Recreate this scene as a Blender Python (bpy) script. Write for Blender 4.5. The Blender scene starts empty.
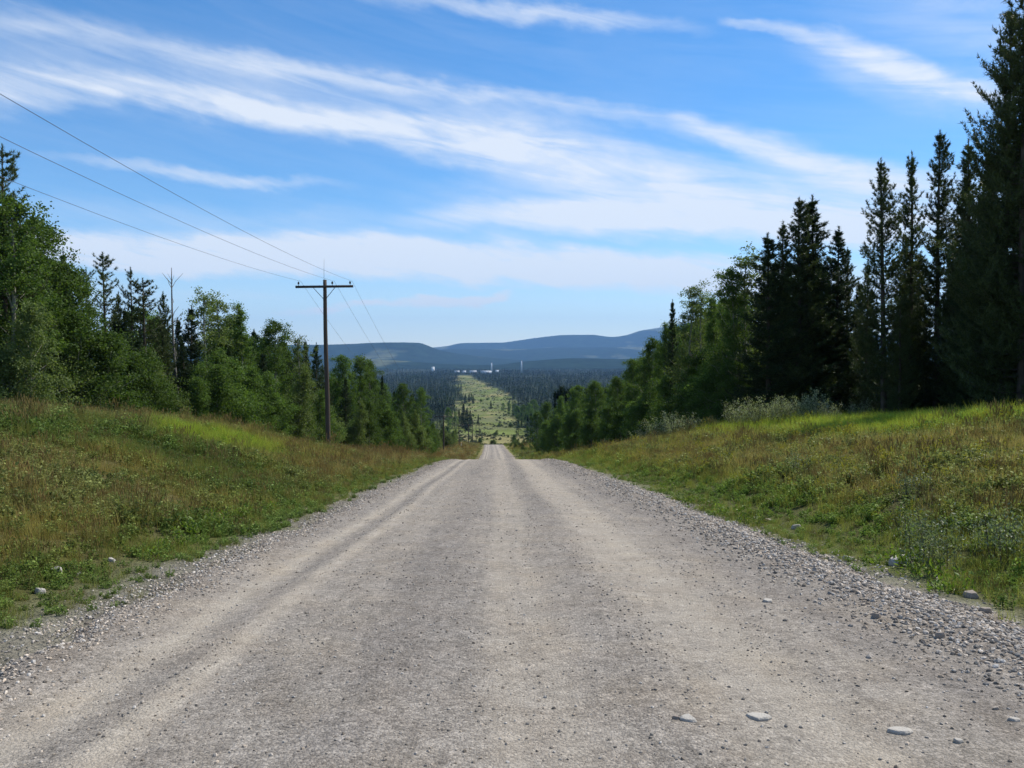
import bpy, math, random
import numpy as np
from mathutils import Vector

rng = np.random.default_rng(7)
random.seed(7)
SC = bpy.context.scene
COL = SC.collection
R_ = math.radians

# ------------------------------------------------------------------ camera
FPX, HOR = 800.0, 360.0
EYE = 1.65
PITCH = math.atan((384 - HOR) / FPX)
cam_d = bpy.data.cameras.new("camera")
cam_d.sensor_width = 36
cam_d.lens = 36 * FPX / 1024
cam_d.clip_start, cam_d.clip_end = 0.1, 60000
cam = bpy.data.objects.new("camera", cam_d)
cam.location = (0, 0, EYE)
cam.rotation_euler = (math.pi / 2 - PITCH, 0, 0)
COL.objects.link(cam)
SC.camera = cam

# ------------------------------------------------------------------ render settings
SC.view_settings.view_transform = 'Standard'
SC.view_settings.look = 'None'
SC.view_settings.exposure = 0.76
SC.view_settings.gamma = 1
SC.render.engine = 'CYCLES'
cy = SC.cycles
cy.max_bounces = 6
cy.diffuse_bounces = 3
cy.glossy_bounces = 2
cy.transmission_bounces = 4
cy.transparent_max_bounces = 4
cy.volume_bounces = 0
cy.use_denoising = True
cy.denoiser = 'OPENIMAGEDENOISE'
cy.denoising_prefilter = 'ACCURATE'
cy.denoising_input_passes = 'RGB_ALBEDO_NORMAL'
cy.sample_clamp_indirect = 4.0
cy.caustics_reflective = False
cy.caustics_refractive = False

# ------------------------------------------------------------------ sun and sky
SUN_AZ, SUN_EL = R_(56), R_(50)          # azimuth from +Y towards +X
SUN_STRENGTH = 3.7
SKY_STRENGTH = 0.098
sdir = Vector((math.sin(SUN_AZ) * math.cos(SUN_EL), math.cos(SUN_AZ) * math.cos(SUN_EL), math.sin(SUN_EL)))
sl = bpy.data.lights.new("sun", 'SUN')
sl.energy = SUN_STRENGTH
sl.angle = R_(0.53)
sl.color = (1.0, 0.95, 0.87)
so = bpy.data.objects.new("sun", sl)
so.rotation_euler = sdir.to_track_quat('Z', 'Y').to_euler()
so.location = (60, 40, 120)
COL.objects.link(so)


class NT:
    """small helper around a node tree"""
    def __init__(s, tree):
        s.t = tree
        s.n = tree.nodes
        s.l = tree.links

    def node(s, typ, **kw):
        n = s.n.new(typ)
        for k, v in kw.items():
            setattr(n, k, v)
        return n

    def put(s, sock, v):
        if isinstance(v, bpy.types.NodeSocket):
            s.l.new(v, sock)
        elif isinstance(v, bpy.types.Node):
            s.l.new(v.outputs[0], sock)
        elif v is not None:
            sock.default_value = v

    def math(s, op, a, b=None, c=None, clamp=False):
        n = s.node('ShaderNodeMath', operation=op, use_clamp=clamp)
        s.put(n.inputs[0], a)
        s.put(n.inputs[1], b)
        s.put(n.inputs[2], c)
        return n.outputs[0]

    def vmath(s, op, a, b=None):
        n = s.node('ShaderNodeVectorMath', operation=op)
        s.put(n.inputs[0], a)
        s.put(n.inputs[1], b)
        return n.outputs[0]

    def mix(s, fac, a, b, typ='MIX'):
        n = s.node('ShaderNodeMix', data_type='RGBA', blend_type=typ)
        s.put(n.inputs[0], fac)
        s.put(n.inputs[6], a if not isinstance(a, tuple) else (*a[:3], 1))
        s.put(n.inputs[7], b if not isinstance(b, tuple) else (*b[:3], 1))
        return n.outputs[2]

    def noise(s, vec, scale, detail=4, rough=0.55, dist=0.0):
        n = s.node('ShaderNodeTexNoise')
        s.put(n.inputs['Vector'], vec)
        n.inputs['Scale'].default_value = scale
        n.inputs['Detail'].default_value = detail
        n.inputs['Roughness'].default_value = rough
        n.inputs['Distortion'].default_value = dist
        return n.outputs[0]

    def remap(s, v, a, b, c=0.0, d=1.0, smooth=False):
        n = s.node('ShaderNodeMapRange', interpolation_type='SMOOTHSTEP' if smooth else 'LINEAR')
        s.put(n.inputs[0], v)
        for i, q in enumerate((a, b, c, d)):
            n.inputs[1 + i].default_value = q
        return n.outputs[0]

    def xyz(s, x, y, z):
        n = s.node('ShaderNodeCombineXYZ')
        for i, q in enumerate((x, y, z)):
            s.put(n.inputs[i], q)
        return n.outputs[0]


def pix_dir(px, py):
    c, s_ = math.cos(PITCH), math.sin(PITCH)
    u, v = (px - 512) / FPX, (384 - py) / FPX
    d = Vector((u, c + v * s_, -s_ + v * c))
    return d.normalized()


def pix_ae(px, py):
    d = pix_dir(px, py)
    return math.atan2(d.x, d.y), math.asin(d.z)


world = bpy.data.worlds.new("World")
SC.world = world
world.use_nodes = True
W = NT(world.node_tree)
W.n.clear()
sky = W.node('ShaderNodeTexSky', sky_type='NISHITA')
sky.sun_disc = False
sky.sun_elevation = SUN_EL
sky.sun_rotation = SUN_AZ
sky.altitude = 800
sky.air_density = 1.0
sky.dust_density = 0.15
sky.ozone_density = 2.5
tc = W.node('ShaderNodeTexCoord')
sep = W.node('ShaderNodeSeparateXYZ')
W.l.new(tc.outputs['Generated'], sep.inputs[0])
AZ = W.math('ARCTAN2', sep.outputs[0], sep.outputs[1])
EL = W.math('ARCSINE', sep.outputs[2])
# fibres lie along the wind: slightly falling towards +X
SH = W.math('MULTIPLY_ADD', AZ, 0.17, EL)
fib = W.noise(W.xyz(W.math('MULTIPLY', AZ, 5.0), W.math('MULTIPLY', SH, 42.0), 0.0), 1.0, 7, 0.62, 0.6)
blot = W.noise(W.xyz(W.math('MULTIPLY', AZ, 9.0), W.math('MULTIPLY', SH, 22.0), 3.7), 1.0, 6, 0.6, 0.8)
wrp = W.noise(W.xyz(W.math('MULTIPLY', AZ, 7.0), W.math('MULTIPLY', SH, 14.0), 9.1), 1.0, 5, 0.6)
wrp2 = W.noise(W.xyz(W.math('MULTIPLY', AZ, 24.0), W.math('MULTIPLY', SH, 60.0), 5.1), 1.0, 4, 0.6)
ELW = W.math('ADD', EL, W.math('ADD', W.math('MULTIPLY_ADD', wrp, 0.044, -0.022), W.math('MULTIPLY_ADD', wrp2, 0.012, -0.006)))

# each cirrus band: (px, py, half width in px, strength) along its length
BANDS = [
    [(-160, -20, 18, .3), (0, 15, 16, .5), (90, 32, 16, .5), (180, 52, 13, .5), (300, 70, 10, .55), (420, 85, 8, .65), (512, 98, 8, .65), (600, 113, 8, .6), (700, 134, 12, .5), (790, 155, 12, 0)],
    [(-160, 70, 26, .4), (0, 90, 20, .5), (130, 88, 13, .75), (250, 108, 15, .85), (400, 132, 18, .95), (512, 153, 24, 1.15), (620, 170, 27, 1.1), (730, 190, 24, .9), (860, 212, 28, .8), (1000, 235, 30, .5)],
    [(150, 60, 30, 0), (250, 88, 34, .38), (400, 108, 32, .45), (520, 125, 26, .4), (640, 140, 20, 0)],
    [(-120, 60, 36, .3), (60, 62, 40, .34), (180, 80, 36, .3), (300, 96, 30, 0)],
    [(660, 118, 8, 0), (695, 124, 10, .75), (745, 143, 16, .95), (810, 164, 18, 1.0), (880, 180, 18, .9), (1000, 200, 20, .5)],
    [(20, 150, 5, 0), (90, 161, 5, .45), (200, 175, 6, .7), (290, 185, 5, .6), (370, 194, 4, 0)],
    [(-160, 240, 22, .5), (60, 250, 15, .8), (200, 252, 17, .95), (350, 254, 18, 1.0), (500, 262, 21, 1.15), (620, 270, 20, 1.1), (730, 280, 22, .9), (900, 290, 20, .5)],
    [(380, 222, 9, 0), (470, 216, 14, .5), (600, 214, 18, .75), (720, 226, 16, .9), (860, 236, 18, .6)],
    [(380, 190, 14, 0), (520, 196, 16, .3), (680, 205, 18, .45), (820, 215, 18, .5), (950, 225, 18, .3)],
    [(250, 318, 5, 0), (330, 308, 5, .55), (420, 302, 6, .7), (470, 299, 5, .8), (503, 295, 4, .6), (515, 293, 4, 0)],
    [(390, -4, 10, .4), (470, 4, 9, .8), (560, 13, 9, .7), (620, 20, 10, .75), (680, 26, 8, .4), (720, 31, 8, 0)],
    [(715, 18, 5, 0), (732, 20, 6, .8), (790, 33, 9, .7), (840, 46, 14, .9), (890, 66, 14, 1.0), (940, 82, 13, .95), (990, 94, 13, .7), (1080, 110, 14, .3)],
    [(780, 50, 14, 0), (850, 72, 18, .4), (930, 92, 18, .4), (1000, 108, 16, .2)],
    [(800, -10, 40, 0), (930, 10, 44, .3), (1040, 30, 60, .45), (1160, 40, 60, .3)],
    [(-160, 300, 12, .2), (100, 296, 12, .3), (300, 292, 10, .25), (420, 290, 8, 0)],
    [(0, 212, 14, .15), (150, 218, 14, .25), (300, 222, 12, .25), (450, 225, 10, 0)],
]
T0, TR = -0.85, 1.7
tpos = W.math('MULTIPLY_ADD', AZ, 1 / TR, -T0 / TR, clamp=True)
cloud = None
BGAIN = {0: .72, 1: .95, 5: .8, 6: 1.85, 7: 1.5, 8: 1.2, 9: 2.0, 10: .8, 11: .85}
for bi, band in enumerate(BANDS):
    gain = BGAIN.get(bi, 1.0)
    ramp = W.node('ShaderNodeValToRGB')
    cr = ramp.color_ramp
    cr.interpolation = 'EASE' if False else 'LINEAR'
    pts = []
    for (px, py, w, st) in band:
        a, e = pix_ae(px, py)
        a2, e2 = pix_ae(px, py - w)
        pts.append(((a - T0) / TR, (e + .2) / 1.0, abs(e2 - e) / 0.2, st * gain / 2))
    pts = [(max(0, pts[0][0] - .05), pts[0][1], pts[0][2], 0)] + pts + [(min(1, pts[-1][0] + .05), pts[-1][1], pts[-1][2], 0)]
    while len(cr.elements) < len(pts):
        cr.elements.new(0.5)
    for el_, p in zip(cr.elements, sorted(pts)):
        el_.position = p[0]
    for el_, p in zip(cr.elements, sorted(pts)):
        el_.color = (p[1], p[2], p[3], 1)
    W.l.new(tpos, ramp.inputs[0])
    sp = W.node('ShaderNodeSeparateColor')
    W.l.new(ramp.outputs[0], sp.inputs[0])
    cen = W.math('SUBTRACT', sp.outputs[0], 0.2)
    wid = W.math('MULTIPLY', sp.outputs[1], 0.2)
    d = W.math('ABSOLUTE', W.math('DIVIDE', W.math('SUBTRACT', ELW, cen), wid))
    m = W.remap(d, 0.1, 1.6, 1.0, 0.0, True)
    m = W.math('MULTIPLY', m, sp.outputs[2])
    cloud = m if cloud is None else W.math('ADD', cloud, m)
cloud = W.math('MULTIPLY', cloud, 2.0)
tex = W.math('ADD', W.math('MULTIPLY', W.remap(fib, .30, .70), .78), W.math('MULTIPLY', W.remap(blot, .22, .78), .5))
cloud = W.math('MULTIPLY', cloud, W.math('ADD', tex, 0.18))
# loose cirrus in the rest of the dome
side = W.remap(W.math('ABSOLUTE', AZ), 0.62, 0.95, 0, 1, True)
rest = W.math('MULTIPLY', W.math('MULTIPLY', W.remap(fib, .45, .75), .7), side)
cloud = W.math('ADD', cloud, rest)
cloud = W.math('ADD', cloud, W.math('MULTIPLY_ADD', W.remap(fib, .35, .7), .10, .0))
cloud = W.math('MULTIPLY', W.math('POWER', W.math('MINIMUM', cloud, 1.0), 1.05), 0.86, clamp=True)
cloud = W.math('MULTIPLY', cloud, W.remap(EL, 0.0, 0.05, 0.35, 1.0))
cloud = W.math('MAXIMUM', cloud, W.remap(EL, 0.0, 0.16, 0.34, 0.0, True))
hsv = W.node('ShaderNodeHueSaturation')
hsv.inputs['Saturation'].default_value = 1.3
hsv.inputs['Value'].default_value = 1.0
W.l.new(sky.outputs[0], hsv.inputs['Color'])
CLOUD_COL = (5.75, 6.0, 6.3)
skyc = W.mix(cloud, hsv.outputs[0], CLOUD_COL)
bg = W.node('ShaderNodeBackground')
W.l.new(skyc, bg.inputs[0])
bg.inputs[1].default_value = SKY_STRENGTH
wo = W.node('ShaderNodeOutputWorld')
W.l.new(bg.outputs[0], wo.inputs[0])


# ------------------------------------------------------------------ helpers
def tag(o, label=None, cat=None, group=None, kind=None):
    if label:
        o["label"] = label
    if cat:
        o["category"] = cat
    if group:
        o["group"] = group
    if kind:
        o["kind"] = kind
    return o


def link(name, mesh, parent=None, mat=None):
    o = bpy.data.objects.new(name, mesh)
    COL.objects.link(o)
    if parent is not None:
        o.parent = parent
    if mat is not None and mesh is not None and not mesh.materials:
        mesh.materials.append(mat)
    return o


def mesh_np(name, V, F, tint=None, mat=None, smooth=False, matidx=None):
    """mesh from numpy: V (n,3), F (m,3) or (m,4)"""
    V = np.ascontiguousarray(V, dtype=np.float32)
    F = np.ascontiguousarray(F, dtype=np.int32)
    k = F.shape[1]
    me = bpy.data.meshes.new(name)
    me.vertices.add(len(V))
    me.vertices.foreach_set("co", V.ravel())
    me.loops.add(F.size)
    me.loops.foreach_set("vertex_index", F.ravel())
    me.polygons.add(len(F))
    me.polygons.foreach_set("loop_start", np.arange(0, F.size, k, dtype=np.int32))
    me.polygons.foreach_set("loop_total", np.full(len(F), k, dtype=np.int32))
    if smooth:
        me.polygons.foreach_set("use_smooth", np.ones(len(F), dtype=bool))
    if tint is not None:
        at = me.attributes.new("tint", 'FLOAT_COLOR', 'POINT')
        t = np.ones((len(V), 4), dtype=np.float32)
        t[:, :tint.shape[1]] = tint
        at.data.foreach_set("color", t.ravel())
    if matidx is not None:
        me.polygons.foreach_set("material_index", np.ascontiguousarray(matidx, dtype=np.int32))
    me.update(calc_edges=True)
    if mat is not None:
        for m_ in (mat if isinstance(mat, (list, tuple)) else [mat]):
            me.materials.append(m_)
    return me


class Geo:
    """collects vertices and faces (triangles) with a tint per vertex"""
    def __init__(s):
        s.V, s.F, s.T, s.n = [], [], [], 0

    def add(s, V, F, T=None):
        V = np.asarray(V, float)
        F = np.asarray(F, int)
        if F.shape[1] == 4:
            F = np.concatenate([F[:, [0, 1, 2]], F[:, [0, 2, 3]]])
        s.V.append(V)
        s.F.append(F + s.n)
        if T is None:
            T = np.ones((len(V), 3))
        T = np.asarray(T, float)
        if T.ndim == 1:
            T = np.tile(T, (len(V), 1))
        s.T.append(T)
        s.n += len(V)

    def tube(s, pts, radii, sides=8, T=None, cap=True):
        pts = np.asarray(pts, float)
        radii = np.broadcast_to(np.asarray(radii, float), (len(pts),))
        d = np.gradient(pts, axis=0)
        d /= np.linalg.norm(d, axis=1)[:, None] + 1e-12
        ref = np.array([0, 0, 1.0]) if abs(d[0, 2]) < .9 else np.array([1.0, 0, 0])
        u = np.cross(d, ref)
        u /= np.linalg.norm(u, axis=1)[:, None] + 1e-12
        v = np.cross(d, u)
        a = np.linspace(0, 2 * np.pi, sides, endpoint=False)
        ring = pts[:, None, :] + radii[:, None, None] * (np.cos(a)[None, :, None] * u[:, None, :] + np.sin(a)[None, :, None] * v[:, None, :])
        V = ring.reshape(-1, 3)
        n = len(pts)
        i = np.arange(n - 1)[:, None] * sides + np.arange(sides)[None]
        j = np.arange(n - 1)[:, None] * sides + (np.arange(sides)[None] + 1) % sides
        F = np.stack([i, i + sides, j + sides, j], -1).reshape(-1, 4)
        F = np.concatenate([F[:, [0, 1, 2]], F[:, [0, 2, 3]]])
        if cap:
            V = np.concatenate([V, pts[:1], pts[-1:]])
            c0, c1 = n * sides, n * sides + 1
            k = np.arange(sides)
            k2 = (k + 1) % sides
            F = np.concatenate([F, np.stack([np.full(sides, c0), k, k2], 1), np.stack([np.full(sides, c1), (n - 1) * sides + k2, (n - 1) * sides + k], 1)])
        s.add(V, F, T)

    def box(s, c, sz, T=None, rot=None, bevel=0.0):
        sx, sy, sz_ = np.asarray(sz, float) / 2
        V = np.array([[x, y, z] for z in (-sz_, sz_) for y in (-sy, sy) for x in (-sx, sx)])
        if rot is not None:
            V = V @ np.asarray(rot).T
        F = np.array([[0, 2, 3, 1], [4, 5, 7, 6], [0, 1, 5, 4], [2, 6, 7, 3], [0, 4, 6, 2], [1, 3, 7, 5]])
        s.add(V + np.asarray(c, float), F, T)

    def mesh(s, name, mat, smooth=False):
        return mesh_np(name, np.concatenate(s.V), np.concatenate(s.F), np.concatenate(s.T), mat, smooth)


_tab = np.random.default_rng(99).random((8, 256, 256))


def vnoise(x, y, seed=0):
    x = np.asarray(x, float)
    y = np.asarray(y, float)
    xi, yi = np.floor(x).astype(int), np.floor(y).astype(int)
    fx, fy = x - xi, y - yi
    fx = fx * fx * (3 - 2 * fx)
    fy = fy * fy * (3 - 2 * fy)
    t = _tab[seed % 8]
    a, b = t[xi & 255, yi & 255], t[(xi + 1) & 255, yi & 255]
    c, d = t[xi & 255, (yi + 1) & 255], t[(xi + 1) & 255, (yi + 1) & 255]
    return (a * (1 - fx) + b * fx) * (1 - fy) + (c * (1 - fx) + d * fx) * fy


def fbm(x, y, seed=0, octv=4):
    s, a, tot = 0, 1.0, 0
    for o in range(octv):
        s = s + a * vnoise(np.asarray(x) * 2 ** o + 17.3 * o, np.asarray(y) * 2 ** o + 5.1 * o, seed + o)
        tot += a
        a *= .5
    return s / tot


def sstep(a, b, x):
    t = np.clip((np.asarray(x, float) - a) / (b - a), 0, 1)
    return t * t * (3 - 2 * t)


def pchip(xs, ys):
    xs, ys = np.array(xs, float), np.array(ys, float)
    h = np.diff(xs)
    dl = np.diff(ys) / h
    m = np.zeros_like(xs)
    for i in range(1, len(xs) - 1):
        if dl[i - 1] * dl[i] > 0:
            w1, w2 = 2 * h[i] + h[i - 1], h[i] + 2 * h[i - 1]
            m[i] = (w1 + w2) / (w1 / dl[i - 1] + w2 / dl[i])
    m[0], m[-1] = dl[0], dl[-1]

    def f(x):
        x = np.asarray(x, float)
        xc_ = np.clip(x, xs[0], xs[-1])
        i = np.clip(np.searchsorted(xs, xc_) - 1, 0, len(xs) - 2)
        t = (xc_ - xs[i]) / h[i]
        h00, h10 = (1 + 2 * t) * (1 - t) ** 2, t * (1 - t) ** 2
        h01, h11 = t * t * (3 - 2 * t), t * t * (t - 1)
        return h00 * ys[i] + h10 * h[i] * m[i] + h01 * ys[i + 1] + h11 * h[i] * m[i + 1]
    return f


# ------------------------------------------------------------------ terrain functions
RZ = pchip([-200, -60, 0, 40, 52, 60, 75, 100, 150, 200, 280, 355, 400, 500, 600, 900, 1400, 2200, 4000, 9000, 30000],
           [15, 5.7, 0, -3.8, -4.95, -5.85, -7.95, -11.6, -17.6, -22.35, -29.5, -36.0, -41.6, -52.6, -61.0, -72.0, -82, -86, -87, -87, -87])
BL = pchip([-200, 20, 30, 38, 46, 53, 65, 80, 120, 300, 500, 20000], [2.4, 2.35, 2.25, 1.85, 1.05, .30, .25, .6, 1.0, .8, 0, 0])
BR = pchip([-200, 20, 40, 50, 58, 66, 80, 100, 140, 170, 220, 400, 20000], [2.5, 2.4, 2.35, 2.5, 1.75, 1.3, 1.4, 1.8, 2.6, 2.1, 1.0, 0, 0])


def XC(y):
    y = np.asarray(y, float)
    yy = np.clip(y, None, 420)
    return .22 - .019 * yy - .000022 * np.clip(yy - 60, 0, None) ** 2 - .03 * np.clip(y - 420, 0, None) * 0


def GZ(x, y, detail=True):
    """height of the natural ground"""
    x, y = np.asarray(x, float), np.asarray(y, float)
    s = x - XC(y)
    a = np.abs(s)
    left = BL(y) * sstep(3.9, 14.5, a) * (s < 0)
    right = BR(y) * (0.75 * sstep(4.3, 19, a) + .25 * sstep(4.3, 9, a)) * (s > 0)
    z = RZ(y) + left + right
    z = z - .14 * (1 - sstep(3.0, 4.0, np.where(s < 0, a, a - .45)))
    z = z - .12 * np.exp(-((a - 5.2) / .8) ** 2)
    if detail:
        g = sstep(4.6, 8, a)
        z = z + g * (.22 * (fbm(x / 3.1, y / 3.1, 1, 3) - .5) + .5 * (fbm(x / 14, y / 14, 2, 2) - .5) * sstep(8, 16, a))
        far = sstep(200, 900, y)
        z = z + far * 5 * (fbm(x / 160, y / 160, 3, 3) - .5) * sstep(5, 60, a)
    return z


def py2z(py, y):
    """height of a point at distance y that shows at row py"""
    d = pix_dir(512, py)
    return EYE + d.z / d.y * y


def px2x(px, y):
    return (px - 512) / FPX * y * math.cos(PITCH)


# corridor of the power line clearing in the valley: centre and half width, in metres, against distance
CORC = pchip([0, 300, 600, 830, 1000, 1400, 2000, 2800, 3600, 4800], [-4, -10, -26, -30, -30, -42, -72, -130, -200, -300])
CORW = pchip([0, 200, 300, 500, 830, 1400, 2000, 2800, 3600, 4800], [16, 16, 22, 38, 44, 58, 60, 56, 48, 40])

# ------------------------------------------------------------------ materials
def new_mat(name):
    m = bpy.data.materials.new(name)
    m.use_nodes = True
    t = NT(m.node_tree)
    t.n.clear()
    out = t.node('ShaderNodeOutputMaterial')
    return m, t, out


def leaf_mat(name, a, b, trans=.35, rough=.5, spec=.25, inst=False, dark=None):
    """foliage: colour runs from a to b by the leaf's own random tint and the plant's own random number"""
    m, t, out = new_mat(name)
    at = t.node('ShaderNodeAttribute', attribute_name='tint')
    sp = t.node('ShaderNodeSeparateColor')
    t.l.new(at.outputs['Color'], sp.inputs[0])
    oi = t.node('ShaderNodeObjectInfo')
    c = t.mix(sp.outputs[0], a, b)
    v = t.math('MULTIPLY_ADD', oi.outputs['Random'], .5, .75)
    c = t.mix(1.0, c, t.node_rgb(v) if False else t.xyz(v, v, v), 'MULTIPLY')
    p = t.node('ShaderNodeBsdfPrincipled')
    t.l.new(c, p.inputs['Base Color'])
    p.inputs['Roughness'].default_value = rough
    p.inputs['Specular IOR Level'].default_value = spec
    tr = t.node('ShaderNodeBsdfTranslucent')
    c2 = t.mix(1.0, c, (1.25, 1.35, .6), 'MULTIPLY')
    t.l.new(c2, tr.inputs[0])
    mx = t.node('ShaderNodeMixShader')
    mx.inputs[0].default_value = trans
    t.l.new(p.outputs[0], mx.inputs[1])
    t.l.new(tr.outputs[0], mx.inputs[2])
    t.l.new(mx.outputs[0], out.inputs[0])
    return m


def grass_mat(name, mul=(1, 1, 1), trans=.45, own=None, ownf=0.0, rough=.6):
    """grass: the point's tint (what grows there) times the blade's own variation"""
    m, t, out = new_mat(name)
    ia = t.node('ShaderNodeAttribute', attribute_name='tint', attribute_type='INSTANCER')
    ba = t.node('ShaderNodeAttribute', attribute_name='tint')
    c = t.mix(1.0, ia.outputs['Color'], (*mul,), 'MULTIPLY')
    if own:
        c = t.mix(ownf, c, own)
    c = t.mix(1.0, c, ba.outputs['Color'], 'MULTIPLY')
    d = t.node('ShaderNodeBsdfPrincipled')
    d.inputs['Roughness'].default_value = rough
    d.inputs['Specular IOR Level'].default_value = .2
    tr = t.node('ShaderNodeBsdfTranslucent')
    t.l.new(c, d.inputs['Base Color'])
    t.l.new(c, tr.inputs[0])
    mx = t.node('ShaderNodeMixShader')
    mx.inputs[0].default_value = trans
    t.l.new(d.outputs[0], mx.inputs[1])
    t.l.new(tr.outputs[0], mx.inputs[2])
    t.l.new(mx.outputs[0], out.inputs[0])
    return m


def plain_mat(name, col, rough=.8, spec=.3, nscale=0, namp=.3, stretch=(1, 1, 1), bump=0.0, metallic=0.0, tint=False):
    m, t, out = new_mat(name)
    p = t.node('ShaderNodeBsdfPrincipled')
    p.inputs['Roughness'].default_value = rough
    p.inputs['Specular IOR Level'].default_value = spec
    p.inputs['Metallic'].default_value = metallic
    c = (*col, 1)
    base = None
    if tint:
        at = t.node('ShaderNodeAttribute', attribute_name='tint')
        base = t.mix(1.0, at.outputs['Color'], c, 'MULTIPLY')
    if nscale:
        tc_ = t.node('ShaderNodeTexCoord')
        mp = t.node('ShaderNodeMapping')
        mp.inputs['Scale'].default_value = stretch
        t.l.new(tc_.outputs['Object'], mp.inputs[0])
        n = t.noise(mp.outputs[0], nscale, 5, .6)
        f = t.remap(n, .25, .75, 1 - namp, 1 + namp)
        base = t.mix(1.0, base if base is not None else c, t.xyz(f, f, f), 'MULTIPLY')
        if bump:
            b = t.node('ShaderNodeBump')
            b.inputs['Strength'].default_value = 1
            b.inputs['Distance'].default_value = bump
            t.l.new(n, b.inputs['Height'])
            t.l.new(b.outputs[0], p.inputs['Normal'])
    t.put(p.inputs['Base Color'], base if base is not None else c)
    t.l.new(p.outputs[0], out.inputs[0])
    return m


M_bark = plain_mat("grey_brown_bark", (.085, .068, .052), .9, .1, 9, .45, (1, 1, .25), .02)
M_aspbark = plain_mat("pale_aspen_bark", (.24, .23, .18), .85, .15, 7, .45, (1, 1, .5), .01)
M_snag = plain_mat("weathered_grey_wood", (.16, .145, .13), .9, .1, 8, .3, (1, 1, .2), .01)
M_aspen = leaf_mat("aspen_leaves", (.050, .092, .020), (.120, .180, .045), .40, .6, .12)
M_aspen2 = leaf_mat("pale_aspen_leaves", (.085, .125, .040), (.170, .210, .075), .40, .6, .12)
M_spruce = leaf_mat("spruce_needles", (.022, .037, .014), (.052, .080, .028), .12, .6, .15)
M_pine = leaf_mat("pine_needles", (.034, .052, .017), (.100, .125, .042), .2, .55, .2)
M_willow = leaf_mat("silver_willow_leaves", (.15, .18, .09), (.34, .36, .23), .3)
M_weed = leaf_mat("bright_weed_leaves", (.085, .14, .02), (.16, .22, .035), .35)
M_sage = leaf_mat("grey_green_sage_leaves", (.11, .14, .07), (.22, .25, .14), .3)
M_wood = plain_mat("pole_wood", (.085, .066, .052), .85, .15, 5, .35, (3, 3, .15), .006)
M_arm = plain_mat("crossarm_wood", (.06, .052, .047), .85, .15, 5, .3, (.15, 3, 3), .004)
M_steel = plain_mat("galvanised_steel", (.12, .12, .125), .5, .4, metallic=.6)
M_porc = plain_mat("brown_glazed_porcelain", (.022, .015, .012), .25, .5)
M_wire = plain_mat("weathered_aluminium_wire", (.10, .10, .11), .5, .4, metallic=.4)
M_stone = plain_mat("pale_limestone", (.40, .37, .32), .9, .15, 14, .22, (1, 1, 1), .006)
M_stone2 = plain_mat("grey_fieldstone", (.32, .27, .22), .9, .15, 14, .3, (1, 1, 1), .006)

# ------------------------------------------------------------------ ground tint: what grows where
def lerp(a, b, t):
    t = np.asarray(t)[..., None]
    return np.asarray(a) * (1 - t) + np.asarray(b) * t


C_GREEN = np.array([.105, .130, .030])
C_DKGREEN = np.array([.068, .098, .024])
C_BRIGHT = np.array([.180, .250, .030])
C_OLIVE = np.array([.175, .165, .048])
C_BROWN = np.array([.200, .172, .074])
C_STRAW = np.array([.190, .155, .075])
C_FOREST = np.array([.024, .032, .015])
C_MEADOW = np.array([.125, .135, .055])


def blob(x, y, cx, cy_, rx, ry, soft=.5):
    d = np.sqrt(((x - cx) / rx) ** 2 + ((y - cy_) / ry) ** 2)
    return 1 - sstep(1 - soft, 1 + soft, d)


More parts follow.
